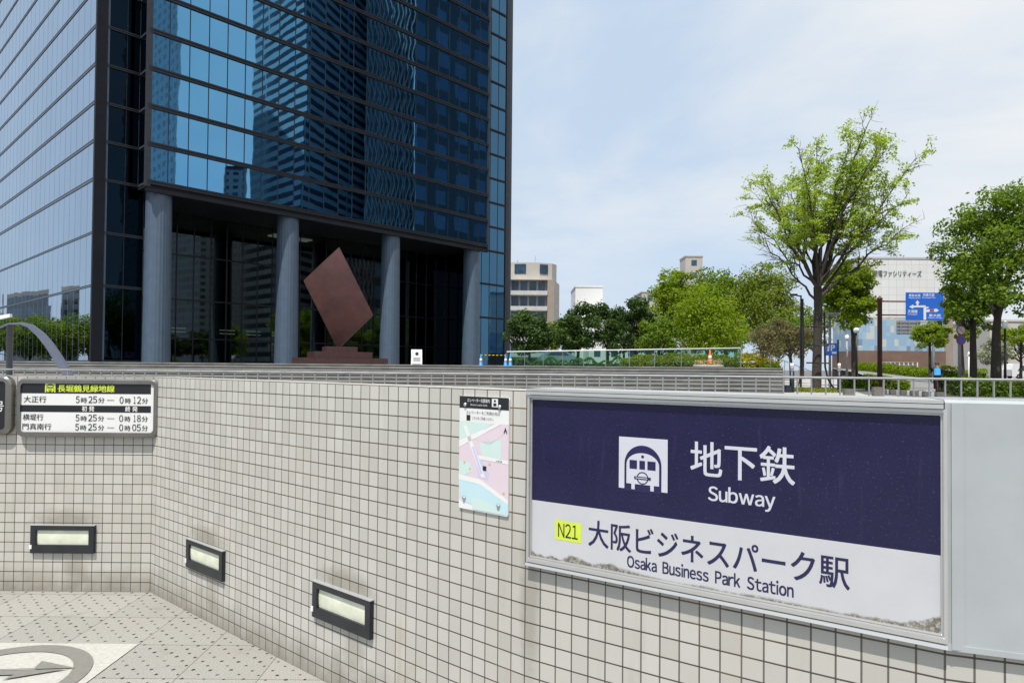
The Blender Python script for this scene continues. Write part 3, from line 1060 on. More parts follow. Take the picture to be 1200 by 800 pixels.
LY = -0.0086
M['signink_white'] = plain('sign_letter_white', (0.56, 0.57, 0.63), 0.35, 0, 0.04, 6)
mb = MB()
add_text(mb, '地下鉄', *rect(FC, (810.5, 517), (810.5, 558), (932, 523), (932, 566)), LY, 0, 0.012, 3)
x0, x1, _, zt = rect(FC, (831, 569), (831, 586), (909, 576), (909, 597))
zb_ = FC.uz(905, 597.5)[1]
zt = FC.uz(834, 569.3)[1]
add_sans(mb, 'Subway', x0, x1, FC.uz(834, 585.5)[1], zt, LY, 0, 0.020)
mb.build('white_lettering', M['signink_white'], sign)
mb = MB()
add_text(mb, '大阪ビジネスパーク駅', *rect(FC, (691, 610), (691, 641), (996, 650), (996, 687)), LY, 0, 0.012, 3)
x0, x1, z0, z1 = rect(FC, (736.2, 651), (736.2, 664), (930.5, 677), (930.5, 695))
z0 = FC.uz(736, 663.5)[1]
add_sans(mb, 'Osaka  Business  Park  Station', x0, x1, z0 + 0.002, z0 + 0.041, LY, 0, 0.026)
mb.build('navy_lettering', M['navy'], sign)
mb = MB()
x0, x1, z0, z1 = rect(FC, (651.5, 608.5), (651.5, 631), (682.5, 612), (682.5, 635.5))
mb.face([(x0, LY, z0), (x1, LY, z0), (x1, LY, z1), (x0, LY, z1)], 0)
pw, ph = (x1 - x0), (z1 - z0)
add_sans(mb, 'N21', x0 + pw * 0.13, x1 - pw * 0.13, z0 + ph * 0.16, z1 - ph * 0.14, LY - 0.0006, 1, 0.004)
mb.build('station_number', [M['yellowgreen'], M['signblack']], sign)


def train_emblem(mb, x0, x1, z0, z1, y, white=0, dark=1, step=0.0012):
    """subway emblem: a train front inside a tunnel arch"""
    w, h = x1 - x0, z1 - z0
    X = lambda a: x0 + a * w
    Z = lambda a: z0 + a * h
    mb.face([(X(0), y, Z(0.04)), (X(1), y, Z(0.04)), (X(1), y, Z(1)), (X(0), y, Z(1))], white)
    arch = [(X(0.12), Z(0.0))] + [(X(0.5 + 0.38 * math.cos(a)), Z(0.50 + 0.36 * math.sin(a))) for a in [math.pi - math.pi * k / 20 for k in range(21)]] + [(X(0.88), Z(0.0))]
    mb.face([(p[0], y - step, p[1]) for p in reversed(arch)], dark)
    body = [(X(0.165), Z(0.14)), (X(0.835), Z(0.14))] + [(X(0.5 + 0.335 * math.cos(a)), Z(0.50 + 0.22 * math.sin(a))) for a in [math.pi * k / 16 for k in range(17)]]
    mb.face([(p[0], y - 2 * step, p[1]) for p in body], white)
    for a, b_ in ((0.27, 0.34), (0.66, 0.73)):
        mb.face([(X(a), y - 2 * step, Z(0.04)), (X(b_), y - 2 * step, Z(0.04)), (X(b_), y - 2 * step, Z(0.141)), (X(a), y - 2 * step, Z(0.141))], white)
    for a, b_ in ((0.23, 0.385), (0.435, 0.55), (0.60, 0.765)):
        mb.face([(X(a), y - 3 * step, Z(0.42)), (X(b_), y - 3 * step, Z(0.42)), (X(b_), y - 3 * step, Z(0.58)), (X(a), y - 3 * step, Z(0.58))], dark)
    mb.face([(p[0], y - 3 * step, p[1]) for p in disc_pts(X(0.5), Z(0.655), 0.03 * w, 0.03 * w, 12)], dark)
    cx_, cz_ = X(0.5), Z(0.26)
    o_, i_ = disc_pts(cx_, cz_, 0.12 * w, 0.12 * w, 24), disc_pts(cx_, cz_, 0.10 * w, 0.10 * w, 24)
    for k in range(24):
        j = (k + 1) % 24
        mb.face([(o_[k][0], y - 3 * step, o_[k][1]), (o_[j][0], y - 3 * step, o_[j][1]), (i_[j][0], y - 3 * step, i_[j][1]), (i_[k][0], y - 3 * step, i_[k][1])], dark)
    mb.face([(X(0.33), y - 4 * step, Z(0.235)), (X(0.67), y - 4 * step, Z(0.235)), (X(0.67), y - 4 * step, Z(0.285)), (X(0.33), y - 4 * step, Z(0.285))], dark)
    mb.face([(X(0.36), y - 5 * step, Z(0.253)), (X(0.60), y - 5 * step, Z(0.253)), (X(0.60), y - 5 * step, Z(0.267)), (X(0.36), y - 5 * step, Z(0.267))], white)


mb = MB()
train_emblem(mb, *rect(FC, (726, 511), (727, 573), (783.4, 514.5), (783.4, 579.5)), LY, 0, 1, 0.0006)
mb.build('train_emblem', [M['signink_white'], M['navy']], sign)

# ------------------------------------------------------------------ first/last train timetable sign and its neighbour
def timetable_frame(root, x0, x1, z0, z1, face_mat):
    mb = MB()
    o_ = rrect(x0, x1, z0, z1, 0.055)
    m_ = rrect(x0 + 0.010, x1 - 0.010, z0 + 0.010, z1 - 0.010, 0.048)
    i_ = rrect(x0 + 0.034, x1 - 0.034, z0 + 0.034, z1 - 0.034, 0.026)
    n = len(o_)
    for k in range(n):
        j = (k + 1) % n
        for A, ya, B, yb in ((o_, 0.0, o_, -0.040), (o_, -0.040, m_, -0.052), (m_, -0.052, i_, -0.052), (i_, -0.052, i_, -0.040)):
            mb.face([(A[k][0], ya, A[k][1]), (A[j][0], ya, A[j][1]), (B[j][0], yb, B[j][1]), (B[k][0], yb, B[k][1])], 0, None, False)
    mb.build('sign_frame', M['bronzesteel'], root)
    mb = MB()
    mb.face([(p[0], -0.042, p[1]) for p in rrect(x0 + 0.032, x1 - 0.032, z0 + 0.032, z1 - 0.032, 0.026)])
    mb.build('sign_panel', face_mat, root)


OFA = 0.05
tt = thing('timetable_sign', 'rounded steel framed board of first and last train times on the tiled wall', 'sign', W0, FA.ang)
x0, x1, z0, z1 = rect(FA, (18.7, 442.5), (20, 511), (185.5, 444), (184.5, 513))
x0, z1 = FA.uz(18.7, 443, OFA)
x1, z0 = FA.uz(185, 513, OFA)
timetable_frame(tt, x0, x1, z0, z1, M['signwhite'])


def za(zx, zy):
    return FA.uz(zx / 4, 420 + zy / 4, 0.043)


def zrect(a, b_, c, d):
    p, q = za(a, c), za(b_, d)
    return p[0], q[0], q[1], p[1]


mb = MB()
yy = -0.0432
for a, b_, c, d in ((95, 707, 112, 167), (95, 707, 217, 254)):
    X0, X1, Z0, Z1 = zrect(a, b_, c, d)
    pts = [(X0, Z0), (X1, Z0), (X1, Z1), (X0, Z1)]
    mb.face([(p[0], yy, p[1]) for p in pts], 0)
for body, r, mi in (
        ('長堀鶴見緑地線', (272, 537, 122, 158), 1), ('初 発', (385, 442, 222, 247), 2), ('終 発', (588, 645, 224, 249), 2),
        ('大正行', (112, 217, 175, 206), 0), ('5', (355, 374, 176, 208), 0), ('時', (380, 408, 182, 208), 0), ('25', (414, 456, 176, 208), 0), ('分', (461, 490, 182, 208), 0),
        ('0', (560, 580, 178, 211), 0), ('時', (587, 613, 185, 211), 0), ('12', (622, 662, 178, 211), 0), ('分', (666, 694, 185, 211), 0),
        ('横堤行', (108, 203, 259, 289), 0), ('5', (354, 373, 262, 293), 0), ('時', (379, 407, 268, 293), 0), ('25', (413, 455, 262, 293), 0), ('分', (460, 488, 268, 293), 0),
        ('0', (558, 578, 264, 296), 0), ('時', (585, 611, 270, 296), 0), ('18', (622, 661, 264, 296), 0), ('分', (665, 693, 270, 296), 0),
        ('門真南行', (106, 240, 303, 333), 0), ('5', (352, 371, 305, 336), 0), ('時', (377, 405, 311, 336), 0), ('25', (412, 454, 305, 336), 0), ('分', (460, 488, 311, 336), 0),
        ('0', (558, 578, 307, 339), 0), ('時', (585, 611, 313, 339), 0), ('05', (619, 661, 307, 339), 0), ('分', (665, 693, 313, 339), 0),
        ('―', (502, 535, 193, 196), 3), ('―', (502, 535, 279, 282), 3), ('―', (502, 535, 322, 325), 3)):
    if body.isdigit():
        x0, x1, z0, z1 = zrect(r[0], r[1], r[2], r[3])
        w = (x1 - x0) / len(body)
        for q, ch in enumerate(body):
            k0, k1 = (0.22, 0.72) if ch == '1' else (0.05, 0.95)
            add_text(mb, chr(0xFF10 + int(ch)), x0 + w * (q + k0), x0 + w * (q + k1), z0, z1, yy - 0.0012, mi, 0.006)
    else:
        add_text(mb, body, *zrect(r[0], r[1], r[2], r[3]), yy - 0.0012, mi, 0.018 if mi in (1, 2) else 0.008)
mb.build('lettering', [M['signblack'], M['yellowgreen'], M['signwhite'], M['galv']], tt)
mb = MB()
train_emblem(mb, *zrect(212, 260, 112, 160), yy - 0.001, 0, 1, 0.0004)
mb.build('train_emblem', [M['yellowgreen'], M['signblack']], tt)

t2 = thing('exit_sign', 'rounded steel framed dark board cut off by the left edge', 'sign', W0, FA.ang)
xr, zt_ = FA.uz(12.5, 441, OFA)
zb2 = FA.uz(12, 509, OFA)[1]
timetable_frame(t2, xr - 0.98, xr, zb2, zt_, M['signblack'])
mb = MB()
p, q = FA.uz(-6, 470, 0.043), FA.uz(4, 482, 0.043)
add_text(mb, '号', p[0], q[0], q[1], p[1], -0.0434, 0, 0.01)
mb.build('lettering', M['signwhite'], t2)

# ------------------------------------------------------------------ elevator map board on the wall
mp_ = thing('map_board', 'tall pastel area map board with black header bolted to the tiled wall', 'sign', W1, FB.ang)
bx0, bx1, bz0, bz1 = rect(FB, (540, 463.7), (539.5, 595), (598, 466), (597, 604))
bw, bh = bx1 - bx0, bz1 - bz0
mb = MB()
mb.plate(rrect(bx0, bx1, bz0, bz1, 0.008, 3), -0.008, -0.001)
mb.build('board', M['signwhite'], mp_)
pastel = {k: plain('map_' + k, c, 0.35, 0, 0.03, 3) for k, c in {
    'mint': (0.56, 0.70, 0.66), 'pink': (0.68, 0.57, 0.63), 'aqua': (0.50, 0.68, 0.74), 'lilac': (0.55, 0.55, 0.72), 'cream': (0.76, 0.75, 0.74), 'orange': (0.75, 0.45, 0.12)}.items()}


def bq(pts, y, mi):
    mb.face([(bx0 + a * bw, y, bz1 - b_ * bh) for a, b_ in reversed(pts)], mi)


mb = MB()
y1_, y2_, y3_ = -0.0084, -0.0088, -0.0092
bq([(0.0, 0.225), (1.0, 0.225), (1.0, 0.92), (0.0, 0.92)], y1_, 1)            # pink blocks
bq([(0.0, 0.225), (0.70, 0.225), (0.0, 0.43)], y2_, 0)                         # mint upper left
bq([(0.30, 0.36), (1.0, 0.225), (1.0, 0.27), (0.62, 0.42)], y2_, 1)
bq([(0.42, 0.40), (0.86, 0.36), (0.86, 0.52), (0.50, 0.54)], y2_, 0)
bq([(0.0, 0.74), (0.45, 0.76), (1.0, 0.90), (1.0, 1.0 - 0.01), (0.70, 0.99), (0.05, 0.93)], y2_, 2)  # river
bq([(0.25, 0.88), (0.62, 0.90), (0.90, 0.99), (0.30, 0.99)], y3_, 0)
bq([(0.0, 0.58), (0.22, 0.58), (0.28, 0.66), (0.10, 0.71), (0.0, 0.70)], y2_, 0)
bq([(0.28, 0.40), (0.62, 0.66), (0.60, 0.72), (0.40, 0.70)], y2_, 3)
for q in ([(0.0, 0.40), (0.75, 0.225), (0.86, 0.225), (0.0, 0.46)], [(0.08, 0.26), (0.16, 0.26), (0.55, 0.70), (0.47, 0.70)], [(0.40, 0.51), (1.0, 0.53), (1.0, 0.56), (0.42, 0.545)],
          [(0.0, 0.70), (0.45, 0.72), (1.0, 0.86), (1.0, 0.90), (0.45, 0.765), (0.0, 0.745)]):
    bq(q, y3_, 4)
bq([(0.27, 0.44), (0.31, 0.44), (0.50, 0.67), (0.45, 0.67)], -0.0096, 3)
bq([(0.50, 0.60), (0.57, 0.60), (0.57, 0.64), (0.50, 0.64)], -0.0096, 6)
for a, b_ in ((0.10, 0.58), (0.22, 0.63), (0.62, 0.57), (0.90, 0.80)):
    bq([(a, b_), (a + 0.03, b_), (a + 0.03, b_ + 0.015), (a, b_ + 0.015)], -0.0100, 5)
bq([(0.91, 0.29), (0.94, 0.25), (0.97, 0.29), (0.97, 0.31), (0.94, 0.28), (0.91, 0.31)], -0.0096, 6)
bq([(0.0, 0.0), (1.0, 0.0), (1.0, 0.105), (0.0, 0.105)], y2_, 6)


def mtxt(body, a0, a1, b0, b1, mi, bold=0.0):
    add_text(mb, body, bx0 + a0 * bw, bx0 + a1 * bw, bz1 - b1 * bh, bz1 - b0 * bh, -0.0102, mi, bold)


mtxt('エレベーター位置案内', 0.17, 0.63, 0.018, 0.05, 7, 0.012)
mtxt('Elevator Location Guide', 0.24, 0.58, 0.064, 0.080, 7)
mtxt('エレベーターをご利用の方は', 0.15, 0.83, 0.125, 0.155, 6)
mtxt('こちらをご利用ください', 0.27, 0.70, 0.175, 0.202, 6)
bq([(0.15, 0.165), (0.23, 0.165), (0.23, 0.215), (0.15, 0.215)], y2_, 6)
bq([(0.67, 0.012), (0.79, 0.012), (0.79, 0.083), (0.67, 0.083)], y3_, 7)
bq([(0.70, 0.05), (0.76, 0.05), (0.76, 0.075), (0.70, 0.075)], -0.0096, 6)
bq([(0.71, 0.022), (0.75, 0.022), (0.75, 0.04), (0.71, 0.04)], -0.0096, 6)
mtxt('大阪城', 0.76, 0.88, 0.535, 0.55, 6)
mb.build('map_print', [pastel['mint'], pastel['pink'], pastel['aqua'], pastel['lilac'], pastel['cream'], pastel['orange'], M['signblack'], M['signwhite']], mp_)
for a, b_ in ((0.13, 0.075), (0.83, 0.08), (0.12, 0.905), (0.82, 0.92)):
    mb = MB()
    X_, Z_ = bx0 + a * bw, bz1 - b_ * bh
    for r0, y0, r1, y1 in ((0.0085, -0.009, 0.0085, -0.014), (0.0085, -0.014, 0.005, -0.017)):
        for k in range(12):
            a0, a1 = 2 * math.pi * k / 12, 2 * math.pi * (k + 1) / 12
            mb.face([(X_ + r0 * math.cos(a0), y0, Z_ + r0 * math.sin(a0)), (X_ + r0 * math.cos(a1), y0, Z_ + r0 * math.sin(a1)),
                     (X_ + r1 * math.cos(a1), y1, Z_ + r1 * math.sin(a1)), (X_ + r1 * math.cos(a0), y1, Z_ + r1 * math.sin(a0))])
    mb.face([(X_ + 0.005 * math.cos(2 * math.pi * k / 12), -0.017, Z_ + 0.005 * math.sin(2 * math.pi * k / 12)) for k in range(12)])
    mb.build('bolt', M['steel'], mp_)


# ------------------------------------------------------------------ foot lights in the wall
def wall_light(fr, org, x0, x1, z0, z1, label):
    t = thing('wall_light', label, 'wall light', org, fr.ang, 'foot lights set into the tiled wall')
    mb = MB()
    o_ = [(x0, z0), (x1, z0), (x1, z1), (x0, z1)]
    w, h = x1 - x0, z1 - z0
    i_ = [(x0 + 0.09 * w, z0 + 0.30 * h), (x1 - 0.09 * w, z0 + 0.30 * h), (x1 - 0.09 * w, z1 - 0.17 * h), (x0 + 0.09 * w, z1 - 0.17 * h)]
    ring_plate(mb, o_, i_, -0.022, 0.0, 0)
    mb.build('housing', M['darkmetal'], t, bevel=0.002)
    mb = MB()
    n = 8
    for k in range(n):   # prismatic lens bulging a little
        za_, zb_ = i_[0][1] + (i_[2][1] - i_[0][1]) * k / n, i_[0][1] + (i_[2][1] - i_[0][1]) * (k + 1) / n
        ya, yb = -0.007 - 0.003 * math.sin(math.pi * k / n), -0.007 - 0.003 * math.sin(math.pi * (k + 1) / n)
        mb.face([(i_[0][0], ya, za_), (i_[1][0], ya, za_), (i_[1][0], yb, zb_), (i_[0][0], yb, zb_)], 0, None, True)
    mb.build('lens', M['lamp_lens'], t)
    mb = MB()
    mb.box(x0 - 0.004, x0 + 0.014, -0.026, -0.0222, z0 + 0.16 * h, z0 + 0.30 * h)
    mb.build('clip', M['white'], t)
    mb = MB()
    mb.box(x0 - 0.002, x1 + 0.002, -0.025, 0.0, z1 + 0.0005, z1 + 0.005)
    mb.build('top_lip', M['alu'], t)
    return t


a, c = FA.uz(38, 614.5), FA.uz(112, 647.5)
wall_light(FA, W0, a[0], c[0], c[1], a[1], 'dark framed oblong foot light left of the wall corner, under the train times board')
x0, x1, z0, z1 = rect(FB, (221, 630), (222, 663), (264.5, 645), (264, 681))
wall_light(FB, W1, x0, x1, z0, z1, 'dark framed oblong foot light just right of the inside wall corner')
x0, x1, z0, z1 = rect(FB, (369.5, 680), (370, 722), (438.5, 702), (437.5, 747))
wall_light(FB, W1, x0, x1, z0, z1, 'largest dark framed foot light, nearest the map board')

# ------------------------------------------------------------------ steel railing behind the wall
railpts = [Vector((-7.2, 7.6, 0)), Vector((0.0, 7.1, 0)), Vector((3.6, 6.3, 0)), Vector((6.5, 5.3, 0))]
rl = thing('steel_railing', 'long low galvanised steel railing with thin bars behind the tiled wall', 'railing', (0, 7.1, PAV))
RT = 1.53
mb = MB()
mb.tube([Vector((p.x, p.y - 7.1, RT - PAV)) for p in railpts], 0.0115, 8)
mb.build('top_rail', M['galv'], rl)
mb = MB()
mb.tube([Vector((p.x, p.y - 7.1, 0.12)) for p in railpts], 0.012, 8)
mb.build('bottom_rail', M['galv'], rl)
seg = [(a, b_, (b_ - a).length) for a, b_ in zip(railpts, railpts[1:])]
tot = sum(s[2] for s in seg)
nb = int(tot / 0.125)
for k in range(nb + 1):
    s = k * 0.125
    for a, b_, l in seg:
        if s <= l:
            p = a.lerp(b_, s / l)
            break
        s -= l
    mb = MB()
    mb.box(-0.005, 0.005, -0.007, 0.007, 0.0, RT - PAV - 0.002)
    o = mb.build('baluster', M['galv'], rl)
    o.location = (p.x, p.y - 7.1, 0)

# ------------------------------------------------------------------ curved steel arch at left
t = thing('steel_arch', 'curved blue grey steel band arching down beside the left edge', 'arch', (-8.6, 13, PAV))
mb = MB()
cps = [(-30, 405), (-12, 389), (8, 380), (25, 378.5), (36, 382), (48, 392), (58, 404), (68, 419), (78, 436), (88, 455), (96, 472)]
hw = [7, 7, 5, 4, 6, 8, 9, 9.5, 10, 10.5, 11]
prev = None
for (px, py), w in zip(cps, hw):
    p = P(px, py, 13)
    tn = w * 13 / 800 * 0.5
    ang = {0: 0}.get(0)
    quad = [Vector((p.x - tn * 0.75, 12.96, p.z - tn * 0.5)), Vector((p.x + tn * 0.75, 12.96, p.z + tn * 0.5)), Vector((p.x + tn * 0.75, 13.04, p.z + tn * 0.5)), Vector((p.x - tn * 0.75, 13.04, p.z - tn * 0.5))]
    quad = [q - Vector((-8.6, 13, PAV)) for q in quad]
    if prev:
        for k in range(4):
            j = (k + 1) % 4
            mb.face([prev[k], prev[j], quad[j], quad[k]], 0, None, False)
    else:
        mb.face(list(reversed(quad)))
    prev = quad
mb.face(prev)
M['archpaint'] = plain('lavender_grey_paint', (0.12, 0.135, 0.19), 0.5, 0, 0.1, 2)
mb.build('band', M['archpaint'], t)
mb = MB()
p = P(12, 380, 13.0)
mb.tube([Vector((p.x + 8.6, 0, 0)), Vector((p.x + 8.6, 0, p.z - PAV - 0.02))], 0.055, 10)
mb.build('post', M['pier'], t)
t = thing('canopy_edge', 'white sloping canopy tip poking in above the steel arch', 'canopy', (-10.6, 13.6, PAV))
mb = MB()
a, b_ = P(13.5, 369.5, 13.6), P(-60, 383, 13.6)
o_ = Vector((-10.6, 13.6, PAV))
a, b_ = a - o_, b_ - o_
mb.hexa([b_ + Vector((0, -0.05, -0.07)), a + Vector((0, -0.05, -0.03)), a + Vector((0, 0.02, -0.03)), b_ + Vector((0, 0.02, -0.07)),
         b_ + Vector((0, -0.05, 0.05)), a + Vector((0, -0.05, 0.03)), a + Vector((0, 0.02, 0.03)), b_ + Vector((0, 0.02, 0.05))])
mb.build('roof', M['white'], t)
mb = MB()
mb.tube([Vector((b_.x + 0.1, 0, 0)), Vector((b_.x + 0.1, 0, b_.z))], 0.05, 10)
mb.build('post', M['galv'], t)

# ------------------------------------------------------------------ glass office tower
ANG = math.atan2(0.729, 0.685)
U2 = Vector((math.cos(ANG), math.sin(ANG), 0))
V2 = Vector((U2.y, -U2.x, 0))
C0 = Vector((-42.37, 68.79, PLZ))
tower = thing('office_tower', 'tall blue mirror glass office tower on round columns', 'office tower', C0, ANG)
SOF = 18.5
FLOOR = 3.94
NF = 18
BX0, BX1, BY = 4.0, 53.4, -2.5
TX = 61.2
DEPTH = 52.0
PANE = (BX1 - BX0) / 24
levels_low = [0.0, 7.7, 13.1, SOF]
levels = levels_low + [SOF + FLOOR * (k + 1) for k in range(NF)]


def band_x(x0, x1, y, z0, z1, n, parent, name, glass, proud=0.06, bar=0.30, sgn=-1):
    """a storey of glazing in the plane y (facing -y) with its mullions and its lower rail"""
    mb = MB()
    mb.face([(x0, y, z0), (x1, y, z0), (x1, y, z1), (x0, y, z1)], 0)
    for k in range(n + 1):
        x = x0 + (x1 - x0) * k / n
        mb.box(x - 0.026, x + 0.026, y - proud, y + 0.01, z0 + bar, z1 - 0.01, 1)
    mb.box(x0, x1, y - proud - 0.10, y + 0.01, z0 + 0.0, z0 + bar * 0.32, 1)
    mb.box(x0, x1, y - proud - 0.02, y + 0.012, z0 + bar * 0.32, z0 + bar * 0.62, 2)
    mb.box(x0, x1, y - proud - 0.10, y + 0.01, z0 + bar * 0.62, z0 + bar, 1)
    return mb.build(name, [glass, M['mullion'], M['mullion_light']], parent)


def band_y(y0, y1, x, z0, z1, n, parent, name, glass, proud=0.06, bar=0.30):
    """same, in the plane x (facing -x)"""
    mb = MB()
    mb.face([(x, y1, z0), (x, y0, z0), (x, y0, z1), (x, y1, z1)], 0)
    for k in range(n + 1):
        y = y0 + (y1 - y0) * k / n
        mb.box(x - 0.006, x + 0.01, y - 0.03, y + 0.03, z0 + bar, z1 - 0.01, 2)
    mb.box(x - proud, x + 0.01, y0, y1, z0, z0 + bar * 0.3, 1)
    mb.box(x - proud * 0.6, x + 0.012, y0, y1, z0 + bar * 0.3, z0 + bar * 0.65, 2)
    mb.box(x - proud, x + 0.01, y0, y1, z0 + bar * 0.65, z0 + bar, 1)
    return mb.build(name, [glass, M['mullion'], M['mullion_pale']], parent)


for k in range(3, len(levels) - 1):
    band_x(BX0, BX1, BY, levels[k], levels[k + 1], 24, tower, 'window_band', M['towerglass'], 0.08, 0.46)
for k in range(len(levels) - 1):
    lo = k < 3
    band_y(0.3, DEPTH, 0.0, levels[k], levels[k + 1], 24, tower, 'side_window_band', M['leftglass'], 0.05, 0.26 if lo else 0.38)
    band_x(0.9, BX0 + 0.6, 0.0, levels[k], levels[k + 1], 2, tower, 'recess_window_band', M['darkglass'], 0.05, 0.3)
    band_x(BX1 - 0.6, TX - 1.3, 0.0, levels[k], levels[k + 1], 4, tower, 'recess_window_band', M['cornerglass'], 0.05, 0.3)
for k in range(3, len(levels) - 1):
    band_y(BY, 0.0, BX0, levels[k] + 0.002, levels[k + 1], 1, tower, 'bay_side_window', M['darkglass'], 0.03, 0.3)
TOP = levels[-1]
mb = MB()
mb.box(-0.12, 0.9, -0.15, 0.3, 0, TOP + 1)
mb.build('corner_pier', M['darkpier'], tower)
mb = MB()
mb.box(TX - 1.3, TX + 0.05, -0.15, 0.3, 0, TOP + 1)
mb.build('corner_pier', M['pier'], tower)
mb = MB()
mb.box(0.9, 1.08, -0.10, 0.2, 0, TOP + 1)
mb.build('trim_strip', M['column'], tower)
mb = MB()
mb.box(BX0 - 0.16, BX0 + 0.34, BY - 0.16, BY + 0.30, SOF - 0.25, TOP + 1)
mb.build('bay_edge_trim', M['mullion_light'], tower)
mb = MB()
mb.box(BX1 - 0.2, BX1 + 0.16, BY - 0.16, BY + 0.3, SOF - 0.25, TOP + 1)
mb.build('bay_edge_trim', M['mullion_light'], tower)
# bay side facing right, roof, plain rear walls
mb = MB()
mb.face([(BX1, BY, SOF), (BX1, 0, SOF), (BX1, 0, TOP), (BX1, BY, TOP)], 0)
mb.face([(TX, 0.3, 0), (TX, DEPTH, 0), (TX, DEPTH, TOP), (TX, 0.3, TOP)], 0)
mb.face([(TX, DEPTH, 0), (0, DEPTH, 0), (0, DEPTH, TOP), (TX, DEPTH, TOP)], 0)
mb.build('rear_glazing', M['towerglass'], tower)
mb = MB()
mb.box(0.0, TX, 0.0, DEPTH, TOP, TOP + 0.8)
mb.box(BX0, BX1, BY, -0.001, TOP, TOP + 0.8)
mb.build('roof', M['soffit'], tower)
LOBY = 8.0
mb = MB()
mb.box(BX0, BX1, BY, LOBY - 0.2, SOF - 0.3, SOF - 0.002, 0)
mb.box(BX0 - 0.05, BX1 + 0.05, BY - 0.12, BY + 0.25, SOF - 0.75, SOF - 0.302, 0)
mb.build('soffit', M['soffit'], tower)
# lobby glazing set back behind the columns
mb = MB()
for k in range(25):
    x = BX0 + 0.9 + (BX1 - BX0 - 0.3) * k / 24
    mb.box(x - 0.05, x + 0.05, LOBY - 0.12, LOBY + 0.02, 0, SOF - 0.3, 0)
for z in (0.0, 3.0, 7.7, 13.1):
    mb.box(BX0, BX1 + 1, LOBY - 0.14, LOBY + 0.02, z, z + 0.18, 0)
mb.build('lobby_mullions', M['mullion'], tower)
for a, b_ in zip((0.18, 3.18, 7.88, 13.28), (3.0, 7.7, 13.1, SOF - 0.3)):
    mb = MB()
    mb.face([(BX0, LOBY, a), (BX1 + 1, LOBY, a), (BX1 + 1, LOBY, b_), (BX0, LOBY, b_)])
    mb.build('lobby_glass', M['lobbyglass'], tower)
mb = MB()
mb.box(BX0 - 0.3, BX0 + 0.3, 0.02, LOBY, 0, SOF)
mb.build('lobby_side_wall', M['darkglass'], tower)
mb = MB()
mb.box(BX1 + 1, BX1 + 1.4, 0.02, LOBY, 0, SOF)
mb.build('lobby_side_wall', M['darkglass'], tower)
# the lobby behind the glass
mb = MB()
mb.box(BX0 - 2, TX - 2, LOBY + 0.1, 30, SOF - 0.3, SOF - 0.1)
mb.box(BX0 - 2, TX - 2, LOBY + 0.1, 30, 0.0, 0.06)
mb.box(BX0 - 2, 34, 22, 22.5, 0.06, SOF - 0.3)
mb.box(34, 34.5, 22, 30, 0.06, SOF - 0.3)
for x in (8, 13, 18.5, 24, 29):
    mb.box(x, x + 1.6, 21, 21.9, 0.06, SOF - 0.3)
mb.build('lobby_interior', M['inside'], tower)
mb = MB()
for x in (11, 15, 22, 26, 30):
    for z in (4.4, 4.9):
        mb.box(x, x + 2.2, 20.7, 20.9, z, z + 0.12)
for y in (11, 12.2):
    mb.box(25, 31, y, y + 0.5, SOF - 0.5, SOF - 0.302)
M['lamp'] = plain('lobby_lamp', (0.8, 0.75, 0.6), 0.5)
_b = M['lamp'].node_tree.nodes['Principled BSDF']
_b.inputs['Emission Color'].default_value = (1.0, 0.85, 0.55, 1)
_b.inputs['Emission Strength'].default_value = 0.5
mb.build('lobby_lights', M['lamp'], tower)
# fluted round columns
for x in (5.75, 20.6, 36.0, 51.4):
    mb = MB()
    ns = 96
    for k in range(ns):
        def pt(i, z, r):
            a = 2 * math.pi * i / ns
            rr = r * (1.0 if (i // 2) % 2 == 0 else 0.988)
            return (rr * math.cos(a), rr * math.sin(a), z)
        mb.face([pt(k, 0, 1.38), pt((k + 1) % ns, 0, 1.38), pt((k + 1) % ns, SOF - 0.3, 1.26), pt(k, SOF - 0.3, 1.26)])
    o = mb.build('column', M['column'], tower)
    o.location = (x, BY + 1.42, 0)

# ------------------------------------------------------------------ neighbours that the mirror glass reflects
Bpt = C0 + U2 * BX0 + V2 * 2.5


def mirror_front(px, Y):
    v = Vector((XZ(px, 60, Y), Y, 0))
    k = (v - Vector((Bpt.x, Bpt.y, 0))).dot(V2)
    r = v - V2 * (2 * k)
    return (r.x, r.y)


def mirror_left(px, Y):
    v = Vector((XZ(px, 10, Y), Y, 0))
    nl = -U2
    k = (v - Vector((C0.x, C0.y, 0))).dot(nl)
    r = v - nl * (2 * k)
    return (r.x, r.y)


def poly_tower(name, label, pts, h, mat, roofmat, cat='office tower', z0=0.3):
    area = sum(a[0] * b_[1] - b_[0] * a[1] for a, b_ in zip(pts, pts[1:] + pts[:1]))
    if area < 0:
        pts = pts[::-1]
    c = (sum(p[0] for p in pts) / len(pts), sum(p[1] for p in pts) / len(pts))
    t = thing(name, label, cat, (c[0], c[1], z0))
    loc = [(p[0] - c[0], p[1] - c[1]) for p in pts]
    mb = MB()
    mb.prism(loc, 0, h - z0, 0, True)
    mb.build('walls', mat, t)
    mb = MB()
    mb.prism([(p[0] * 1.01, p[1] * 1.01) for p in loc], h - z0 + 0.002, h - z0 + 1.2)
    mb.build('roof', roofmat, t)
    return t


def quad_from(a, b_, c):
    return [b_, a, c, (b_[0] + c[0] - a[0], b_[1] + c[1] - a[1])]


